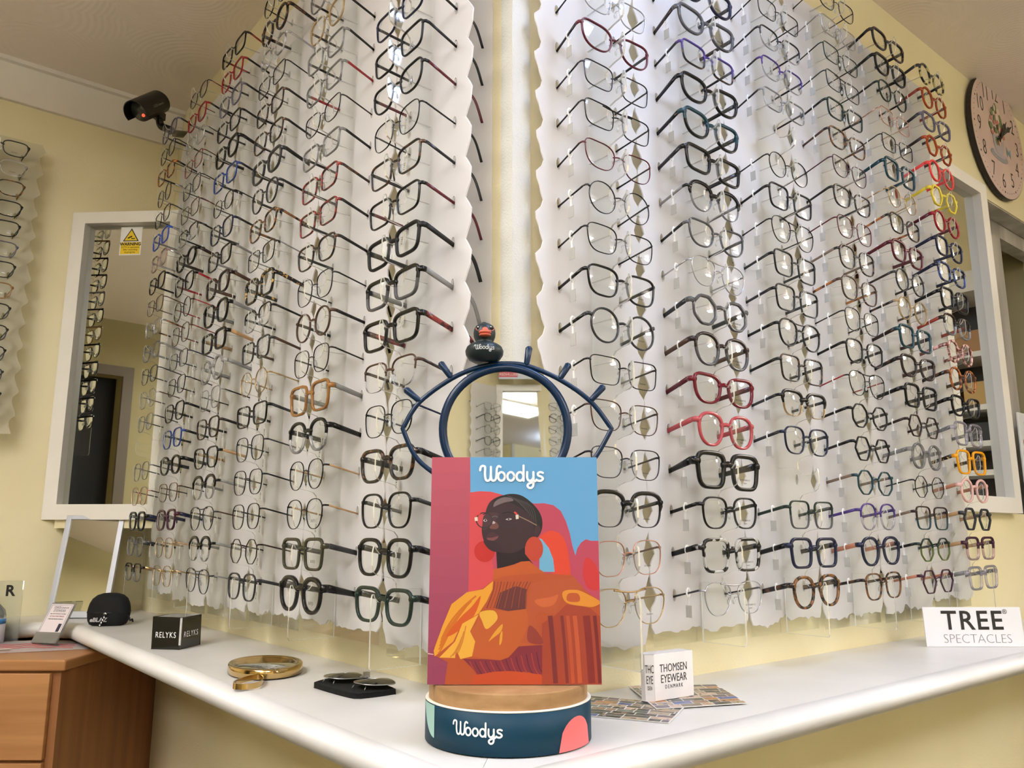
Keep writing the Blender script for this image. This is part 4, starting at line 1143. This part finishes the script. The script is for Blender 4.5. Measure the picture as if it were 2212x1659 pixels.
# ---- duck on top of the mirror
t = thing('rubber_duck', 'small black rubber duck with orange beak standing on the eye mirror', 'toy', P(-.0318, BY0 + EY + .001, .1935))
DK = M('duck_teal_black', (20, 36, 42), 0.42); f = MB()
prof = [(0.0, .0005), (.012, 0), (.0178, .003), (.0214, .0085), (.0221, .0130), (.0202, .0178), (.0155, .0212), (.0108, .0228), (.0098, .0240), (.0110, .0262), (.0124, .0300), (.0128, .0345), (.0122, .0390), (.0100, .0430), (.0060, .0458), (0, .0468)]
f.lathe(prof, 36)
for i, v in enumerate(f.v):
    x, y, z = v
    if z < .0225: y = y*1.15; z = z + (.006*max(0, y-.012)/.012 if y > .012 else 0)
    f.v[i] = (x, y, z)
obj('body', f, DK, t)
f = MB(); f.ball((-.0005, 0, .0466), .0022, 10, 0, (1.5, 1, .7)); obj('tuft', f, DK, t)
OR = M('beak_orange', (196, 92, 70), 0.45)
f = MB(); f.ball((.001, -.0140, .0325), .0086, 16, 0, (.86, .72, .34)); f.ball((.001, -.0142, .0292), .0080, 16, 0, (.86, .66, .26)); f.ball((.001, -.0112, .0355), .0050, 14, 0, (.8, .6, .8)); obj('beak', f, OR, t)
for s in (-1, 1):
    f = MB(); f.ball((.001 + s*.0074, -.0098, .0388), .0026, 12, 0, (.9, .5, 1)); e = obj('eye', f, M('eye_black', (10, 10, 11), 0.25), t)
    f = MB(); f.ball((.001 + s*.0074 - .0008, -.0110, .0396), .0008, 8); obj('glint', f, PW, e)
    f = MB(); f.tube([(.001 + s*(.0074 + .0032*math.cos(a)), -.0104, .0384 + .0032*math.sin(a)) for a in [PI + PI*k/8 for k in range(9)]], .0005, 6); obj('lid_line', f, M('lid_pink', (190, 110, 104), 0.5), t)
lm_ = strokes(LOGO, .13, M('logo_grey', (176, 182, 184), 0.5), 0, .0004, .0058, (.0005 - LOGO_MID*.0058, .0100))
for v in lm_.vertices:
    zz = min(.0195, max(.008, v.co.z)); rr_ = .0221 - .0020*max(0, (zz-.013)/.005)**2
    v.co.y += -1.15*math.sqrt(max(0, rr_*rr_ - v.co.x**2)) - .0002
put('logo', lm_, t)

# ---- left worktop: black block, zip case, hand mirror, clip-on sunglasses on a pouch
t = thing('display_block', 'glossy black display block with white lettering on the left worktop', 'block', P(-.606, 1.528, SHELF), (0, 0, 0))
a1, a2 = Vector((-.056, .010, 0)), Vector((.012, .067, 0))
f = MB(); q = [(0, 0), (a2.x, a2.y), (a1.x+a2.x, a1.y+a2.y), (a1.x, a1.y)]; f.prism(q, 0, .0570); obj('block', f, M('block_black', (18, 18, 20), 0.12, 0, 0.5, 0.3), t, bevel=.0008)
put('lettering', text_mesh('RELYKS', .0145, PW, .0002, space=1.15, xs=.78), t, Vector(((a1.x)*.5, a1.y*.5, .025)) + Vector((-.0006, -.0006, 0)), (0, 0, math.atan2(-a1.y, -a1.x)))
put('lettering', text_mesh('RELYKS', .0145, PW, .0002, space=1.15, xs=.88), t, Vector(((a2.x)*.5, a2.y*.5, .025)) + Vector((.0007, -.0004, 0)), (0, 0, math.atan2(a2.y, a2.x)))
f = MB(); f.box((-.0012, -.0022, .008), (.0022, .0006, .0560)); obj('edge_strip', f, M('strip_white', (190, 190, 190), 0.3), t)

t = thing('zip_case', 'rounded black zip glasses case in front of the tilted worktop mirror', 'case', P(-.935, 1.930, SHELF), (0, 0, math.radians(4))); t.scale = (.82, .82, .80)
CF = noisy('black_fabric', (20, 20, 22), (26, 26, 28), 300.0, 0.85, 0.3, 900.0)
f = MB(); vs = []; fs = []; n = 36; prof = [(0, .0), (.70, .0), (.86, .004), (.95, .014), (.985, .026), (1.0, .034), (1.015, .0375), (1.0, .041), (.98, .050), (.93, .062), (.82, .075), (.62, .085), (.35, .090), (0, .0915)]
for r, z in prof:
    for k in range(n):
        a = 2*PI*k/n; c, s = math.cos(a), math.sin(a)
        vs.append((.0565*r*math.copysign(abs(c)**.8, c) + .002*z/.09, .036*r*math.copysign(abs(s)**.8, s), z))
for i in range(len(prof)-1):
    for k in range(n): l = (k+1) % n; fs.append((i*n+k, i*n+l, (i+1)*n+l, (i+1)*n+k))
f.add(vs, fs, 0, True); obj('shell', f, CF, t)
f = MB(); f.tube([(.0578*math.cos(2*PI*k/36), .0372*math.sin(2*PI*k/36), .0375) for k in range(36)], .0012, 6, 0, True); obj('zip', f, M('zip_black', (12, 12, 13), 0.5), t)
f = MB(); f.ball((.006, -.0385, .0355), .0045, 12, 0, (1.2, .5, .8)); obj('zip_slider', f, SILVER, t)
f = MB(); f.prism([(.004, .034), (.009, .034), (-.003, -.0002), (-.010, .001)], -.0415, -.0400, 'y', 0); pl = obj('zip_pull', f, M('pull_black', (18, 18, 18), 0.5), t)
f = MB()
for k in range(4): f.prism([(.0050-.0032*k+.0018*math.cos(a), .026-.0072*k+.0028*math.sin(a)) for a in [2*PI*j/10 for j in range(10)]], -.0419, -.0416, 'y')
obj('pull_print', f, PW, pl)
f = MB(); f.tube(smooth_path([(.056, -.008, .030), (.062, -.012, .022), (.066, -.014, .014), (.070, -.012, .018), (.072, -.010, .010)], 4), .0022, 6); obj('cord', f, CF, t)
put('lettering', text_mesh('eBLAZ', .016, M('print_grey3', (170, 170, 172), 0.5), .0003, bold=.0005), t, (-.012, -.0366, .018), (math.radians(-12), 0, 0))

t = thing('hand_mirror', 'round gold hand mirror with loop handle lying on the left worktop', 'mirror', P(-.377, 1.288, SHELF), (0, 0, 0))
GOLD = M('polished_gold', (206, 176, 118), 0.12, 1.0); R1 = .0545
EL = 1.42
f = MB(); f.lathe([(R1-.004, .0005), (R1, .002), (R1, .0135), (R1-.0012, .0150), (R1-.0058, .0150), (R1-.0065, .0128), (R1-.0070, .0125)], 64)
hr = obj('rim', f, GOLD, t)
f = MB(); f.lathe([(0, .004), (R1-.006, .004), (R1-.006, .0127), (0, .0127)], 64); gl = obj('mirror_glass', f, MIRROR, t)
for o in (hr, gl): o.scale = (1, EL, 1); o.rotation_euler = (0, 0, math.radians(24))
lp = smooth_path([(0, -.071, 0), (-.010, -.085, 0), (-.0175, -.115, 0), (-.0130, -.142, 0), (.004, -.150, 0), (.0175, -.138, 0), (.0185, -.110, 0), (.009, -.083, 0)], 6, True)
f = MB(); vs = []; m = len(lp)
for p in lp:
    for z in (.0015, .0090): vs.append((p.x, p.y, z))
for p in lp: 
    c = Vector((0.002, -.113, 0)); d = (Vector((p.x, p.y, 0)) - c); d *= .93
    for z in (.0015, .0090): vs.append((c.x+d.x, c.y+d.y, z))
fs = []
for i in range(m):
    j = (i+1) % m
    fs += [(2*i, 2*j, 2*j+1, 2*i+1), (2*m+2*i+1, 2*m+2*j+1, 2*m+2*j, 2*m+2*i), (2*i+1, 2*j+1, 2*m+2*j+1, 2*m+2*i+1), (2*j, 2*i, 2*m+2*i, 2*m+2*j)]
f.add(vs, fs, 0, False); o = obj('handle', f, GOLD, t); o.location = (.012, .0, 0)

t = thing('glasses_pouch', 'flat black felt pouch lying on the left worktop under clip on lenses', 'pouch', P(-.213, 1.148, SHELF), (0, 0, 0))
f = MB(); q = [(v.x, v.y) for v in smooth_path([(-.058, .020, 0), (-.052, .004, 0), (.004, -.057, 0), (.024, -.060, 0), (.055, -.036, 0), (.054, -.022, 0), (-.002, .062, 0), (-.020, .072, 0), (-.045, .048, 0)], 5, True)]
f.prism(q, .0004, .0065, 'z', 0, True); obj('pouch', f, noisy('black_felt', (16, 16, 17), (24, 24, 25), 200.0, 0.95, 0.4, 900.0), t, bevel=.0012)
t = thing('clip_on_lenses', 'dark clip on sunglass lenses resting on the black pouch', 'sunglasses', P(-.213, 1.148, SHELF + .0075), (0, 0, math.radians(-42)))
DL = M('smoke_lens', (30, 31, 32), 0.06, 0, 0.6); ol = outline('av')
for s in (-1, 1):
    f = MB(); vs = [(s*.034, .004, .0100)]; vs += [(s*(.034+x), z*1.1 + .004, .0045 + .0055*(1-(x*x+z*z)/.0009)) for x, z in ol]; f.add(vs, [(0, 1+i, 1+(i+1) % NP) for i in range(NP)], 0, True); obj('lens', f, DL, t)
    f = MB(); f.tube([(s*(.034+x), z*1.1 + .004, .0045 + .0055*(1-(x*x+z*z)/.0009)) for x, z in ol], .0007, 6, 0, True); obj('rim', f, SILVER, t)
    f = MB(); f.tube([(s*.045, -.017, .004), (s*.046, -.020, .0)], .0006, 6); f.tube([(s*.022, -.018, .004), (s*.021, -.021, .0)], .0006, 6); obj('hook', f, SILVER, t)
f = MB(); f.tube(smooth_path([(-.010, .016, .006), (0, .020, .0085), (.010, .016, .006)], 4), .0009, 8); f.box((-.004, .016, .006), (.004, .022, .013)); obj('bridge_clip', f, SILVER, t)

# ---- left corner: tilted mirror on the worktop
ang = math.atan2(.02, .134)
t = thing('tilted_mirror', 'rectangular silver framed mirror leaning back on the left worktop', 'mirror', P(-1.160, 2.070, SHELF), (math.radians(-13), 0, ang*.35))
w, h = .148, .262; AL_ = M('brushed_aluminium', (192, 196, 206), 0.35, 0.6); f = MB()
f.box((0, 0, 0.002), (.013, .010, h)); f.box((w-.013, 0, 0.002), (w, .010, h)); f.box((.013, 0, 0.002), (w-.013, .010, .018)); f.box((.013, 0, h-.011), (w-.013, .010, h)); obj('frame', f, AL_, t, bevel=.001)
f = MB(); f.box((.0132, .003, .0182), (w-.0132, .008, h-.0112)); obj('mirror_glass', f, MIRROR, t)

# ---- beech drawer cabinet under the worktop
CZ = -0.2505
BEECH = wood_mat('beech', (160, 112, 70), (182, 132, 86), (0.6, 0.6, 9.0), 5.0); BEECHV = wood_mat('beech_side', (136, 90, 56), (160, 110, 70), (7.0, 7.0, .35), 4.0)
t = thing('drawer_cabinet', 'beech veneer drawer cabinet standing under the left end of the worktop', 'cabinet', P(-.901, 1.697, -H))
hz = H + CZ
f = MB(); f.box((-.70, 0, hz-.022), (0, .48, hz)); o = obj('top', f, BEECH, t, bevel=.004, seg=3)
f = MB(); f.box((-.70, .012, .06), (-.012, .47, hz-.0225)); obj('carcass', f, BEECHV, t)
f = MB(); f.box((-.69, .03, 0.0005), (-.02, .45, .0595)); obj('plinth', f, M('plinth_brown', (70, 48, 32), 0.6), t)
for z0, z1 in ((hz-.190, hz-.0265), (hz-.36, hz-.196), (hz-.53, hz-.366), (.065, hz-.536)):
    f = MB(); f.box((-.66, .0, z0), (-.0285, .0117, z1)); d = obj('drawer', f, BEECH, t, bevel=.0015)
    f = MB(); f.tube(smooth_path([(-.40, -.0005, (z0+z1)/2), (-.395, -.022, (z0+z1)/2), (-.33, -.026, (z0+z1)/2), (-.265, -.022, (z0+z1)/2), (-.26, -.0005, (z0+z1)/2)], 4), .004, 8); obj('handle', f, SILVER, d)
# ---- on the cabinet: magazine, price card in a stand, sanitiser bottle and clear sign
t = thing('magazine', 'open magazine with printed pink script lying on the beech cabinet', 'magazine', P(-1.075, 1.850, CZ), (0, 0, math.radians(22)))
f = MB(); vs = []; fs = []; n = 10
for i in range(n+1):
    x = -.13 + .26*i/n; z = .004 + .0035*math.cos((i/n-.35)*4)
    for y in (-.055, .10): vs += [(x, y, .0006), (x, y, z)]
for i in range(n):
    o = 4*i; fs += [(o+1, o+5, o+7, o+3), (o, o+2, o+6, o+4), (o, o+4, o+5, o+1), (o+2, o+3, o+7, o+6)]
fs += [(0, 1, 3, 2), (4*n, 4*n+2, 4*n+3, 4*n+1)]
f.add(vs, fs, 0, False); obj('pages', f, M('magazine_paper', (176, 166, 166), 0.35), t)
f = MB(); rr = random.Random(5)
for k in range(3):
    pts = [(-.10 + .018*j, -.03 + .028*k + .008*math.sin(j*2.2 + k), 0) for j in range(12)]
    q = smooth_path(pts, 4)
    f.tube([(p.x, p.y, .0046 + .0035*math.cos(((p.x+.13)/.26-.35)*4)) for p in q], .0022, 5, 0, False, .3, (0, 1, 0))
obj('print', f, M('magazine_pink', (200, 96, 96), 0.4), t)
f = MB(); f.prism([(-.13, -.057), (-.02, -.06), (-.015, -.052), (-.13, -.045)], .0085, .0091); obj('folded_page', f, M('paper_white', (226, 222, 218), 0.5), t)
t = thing('card_holder', 'small clear stand holding an eyewear price card on the magazine', 'card holder', P(-1.045, 1.868, CZ + .0095), (math.radians(-30), 0, math.radians(-14)))
f = MB(); f.box((-.033, .0022, .001), (.033, .0034, .098)); f.box((-.033, -.0015, .001), (.033, -.0005, .026)); f.box((-.033, -.0005, .001), (.033, .0022, .0022)); f.box((-.033, .0034, .001), (.033, .034, .0025)); obj('stand', f, clear('holder_plastic', (238, 238, 236), .16, .06), t)
f = MB(); f.box((-.030, .0000, .0225), (.030, .0012, .094)); c = obj('card', f, M('card_pinkish', (226, 216, 220), 0.5), t)
f = MB(); 
for a, b2, c_, d_ in ((-.0275, -.0269, .025, .0915), (.0269, .0275, .025, .0915), (-.0275, .0275, .025, .0256), (-.0275, .0275, .0909, .0915)): f.box((a, -.0003, c_), (b2, -.0001, d_))
f.box((.015, -.0003, .028), (.0235, -.0001, .047)); obj('print', f, M('card_navy', (50, 48, 66), 0.5), c)
for s, z, sz, m_ in (('OXO', .0852, .0085, 'k'), ('LONDON', .0848, .0060, 'k2'), ('EYEWEAR', .0775, .0088, 'g'), ('DIRECT FROM THE MAKER TO THE PUBLIC', .0700, .0026, 'k'), ('AT FACTORY PRICES', .0640, .0048, 'r'), ('OVER 500 FRAMES IN DISPLAY', .0575, .0036, 'k')):
    put('lettering', text_mesh(s, sz, {'k': BLK, 'k2': M('print_grey', (110, 114, 118)), 'g': M('print_grey', (110, 114, 118)), 'r': M('print_maroon', (150, 70, 86), .5)}[m_], .0001, xs=.85), c, ((-.010 if s == 'OXO' else (.010 if s == 'LONDON' else 0)), -.0003, z))
t = thing('sanitiser_bottle', 'clear hand sanitiser bottle with blue striped label at left picture edge', 'bottle', P(-1.186, 1.888, CZ))
f = MB(); f.lathe([(0, .001), (.032, .001), (.034, .004), (.034, .068), (.031, .080), (.020, .092), (.013, .096), (.013, .104), (.0, .104)], 32); obj('bottle', f, clear('bottle_plastic', (236, 240, 240), .14, .05), t)
f = MB(); f.lathe([(.0346, .006), (.0346, .062)], 32); l = obj('label', f, M('label_white', (212, 208, 220), .5), t)
f = MB(); f.lathe([(.0350, .050), (.0350, .061)], 32); obj('stripe', f, M('label_blue', (56, 130, 196), .5), l)
f = MB(); f.lathe([(.0005, .104), (.013, .104), (.013, .118), (.004, .120), (.004, .138), (.0005, .138)], 20); f.tube([(0, 0, .134), (-.012, -.02, .136), (-.016, -.030, .130)], .004, 8); obj('pump', f, M('pump_white', (225, 225, 225), .4), t)
put('lettering', text_mesh('gel', .016, BLK, .0001, bold=.0003), t, (.022, -.0275, .030), (0, 0, math.radians(40)))
t = thing('clear_sign', 'clear acrylic sign with a black letter R behind the sanitiser bottle', 'sign', P(-1.172, 1.928, CZ), (0, 0, math.radians(8)))
f = MB(); f.box((-.09, 0, .0008), (.030, .006, .142)); obj('sheet', f, [clear('sign_acrylic', (240, 242, 238), .10, .03)], t)
put('lettering', text_mesh('R', .034, BLK, .0002, bold=.001), t, (.004, -.0006, .119))

# ---- right worktop: leaflets, acrylic brand block, brand card
LC = [(40, 48, 48), (60, 66, 62), (150, 118, 96), (206, 176, 152), (56, 84, 150), (92, 80, 96), (120, 104, 84), (34, 34, 40), (170, 150, 120), (178, 120, 70), (96, 110, 104)]
LMAT = [M('leaflet_%d' % i, c, 0.28) for i, c in enumerate(LC)]
def leaflet(name, label, corners, z, seed):
    t = thing(name, label, 'leaflet', P(0, 0, SHELF), (0, 0, 0), 'leaflets on the right worktop')
    A, B, C_, D = [Vector((*c, 0)) for c in corners]
    def at(u, v): return A*(1-u)*(1-v) + B*u*(1-v) + C_*u*v + D*(1-u)*v
    f = MB(); f.prism([(p.x, p.y) for p in (A, B, C_, D)], z, z + .0008); obj('sheet', f, M('leaflet_paper', (222, 220, 216), 0.35), t)
    f = MB(); r = random.Random(seed); nv = 9
    for j in range(nv):
        u = -.1*(j % 2); 
        while u < 1:
            w = r.uniform(.10, .24); a, b = max(0.012, u + .006), min(.988, u + w - .006)
            if b - a > .01:
                v0, v1 = (j + .06)/nv, (j + .94)/nv
                mi = r.randrange(len(LMAT)); zz = z + .00095
                f.add([(*at(a, v0).xy, zz), (*at(b, v0).xy, zz), (*at(b, v1).xy, zz), (*at(a, v1).xy, zz)], [(0, 1, 2, 3)], mi)
                for _ in range(3):                                     # shapes inside the little photographs
                    a2 = r.uniform(a, b); b2 = min(b, a2 + r.uniform(.01, .06)); q0 = r.uniform(v0, v1); q1 = min(v1, q0 + r.uniform(.01, .05)); zz += .00003
                    f.add([(*at(a2, q0).xy, zz), (*at(b2, q0).xy, zz), (*at(b2, q1).xy, zz), (*at(a2, q1).xy, zz)], [(0, 1, 2, 3)], r.randrange(len(LMAT)))
            u += w
    obj('photo_grid', f, LMAT, t)
leaflet('leaflet', 'photo mosaic leaflet lying nearest the round teal stand', [(.055, .998), (.175, .948), (.215, 1.045), (.100, 1.100)], .0005, 4)
leaflet('leaflet', 'upper photo mosaic leaflet under the white brand block', [(.172, 1.015), (.291, 1.049), (.283, 1.172), (.160, 1.160)], .0018, 9)
t = thing('brand_block', 'white acrylic brand block with black lettering standing on the leaflets', 'sign', P(.172, 1.050, SHELF + .0030), (0, 0, math.radians(34))); t.scale = (.87, .87, .93)
f = MB(); f.box((.008, 0, 0), (.087, .026, .0600)); f.prism([(.008, 0), (.008, .026), (-.003, .016), (-.003, .008)], 0, .0600)
obj('block', f, noisy('block_white', (222, 220, 222), (232, 230, 232), 12.0, 0.15, 0.0, 1.0, spec=0.6), t, bevel=.0005)
TB = M('print_charcoal', (50, 50, 54), 0.5)
for s, z, sz, sp in (('THOMSEN', .0405, .0150, 1.0), ('EYEWEAR', .0268, .0150, 1.0), ('DENMARK', .0165, .0072, 1.5)): put('lettering', text_mesh(s, sz, TB, .0001, space=sp, xs=.80), t, (.0465, -.0003, z))
va = math.atan2(-.008, .011)
for s, z, sz, sp in (('THC', .0405, .0150, 1.0), ('EYE', .0268, .0150, 1.0), ('DEN', .0165, .0072, 1.2)): put('lettering', text_mesh(s, sz, TB, .0001, space=sp, xs=.42), t, (.0025-.0004, .0040-.0004, z), (0, 0, va))  # the front lettering's refraction in the side face, drawn as solid text
t = thing('brand_card', 'white brand card with bold black lettering at the right end of the worktop', 'sign', P(.778, 1.566, SHELF + .0005), (math.radians(-4), 0, 0))
f = MB(); f.box((-.003, 0, 0), (.181, .0018, .0712)); obj('card', f, M('brand_card_white', (222, 222, 226), 0.5), t)
f = MB(); f.box((.06, .002, 0), (.12, .024, .0012)); obj('foot', f, M('brand_card_white', (222, 222, 226), 0.5), t)
put('lettering', text_mesh('TREE', .0485, BLK, .0002, bold=.0006, space=1.12), t, (.088, -.0004, .0455))
put('lettering', text_mesh('SPECTACLES', .0235, M('print_thin', (120, 120, 124), .5), .0001, bold=-.0006, space=.98), t, (.094, -.0004, .0135))
put('lettering', text_mesh('®', .012, BLK, .0001), t, (.151, -.0004, .0625))
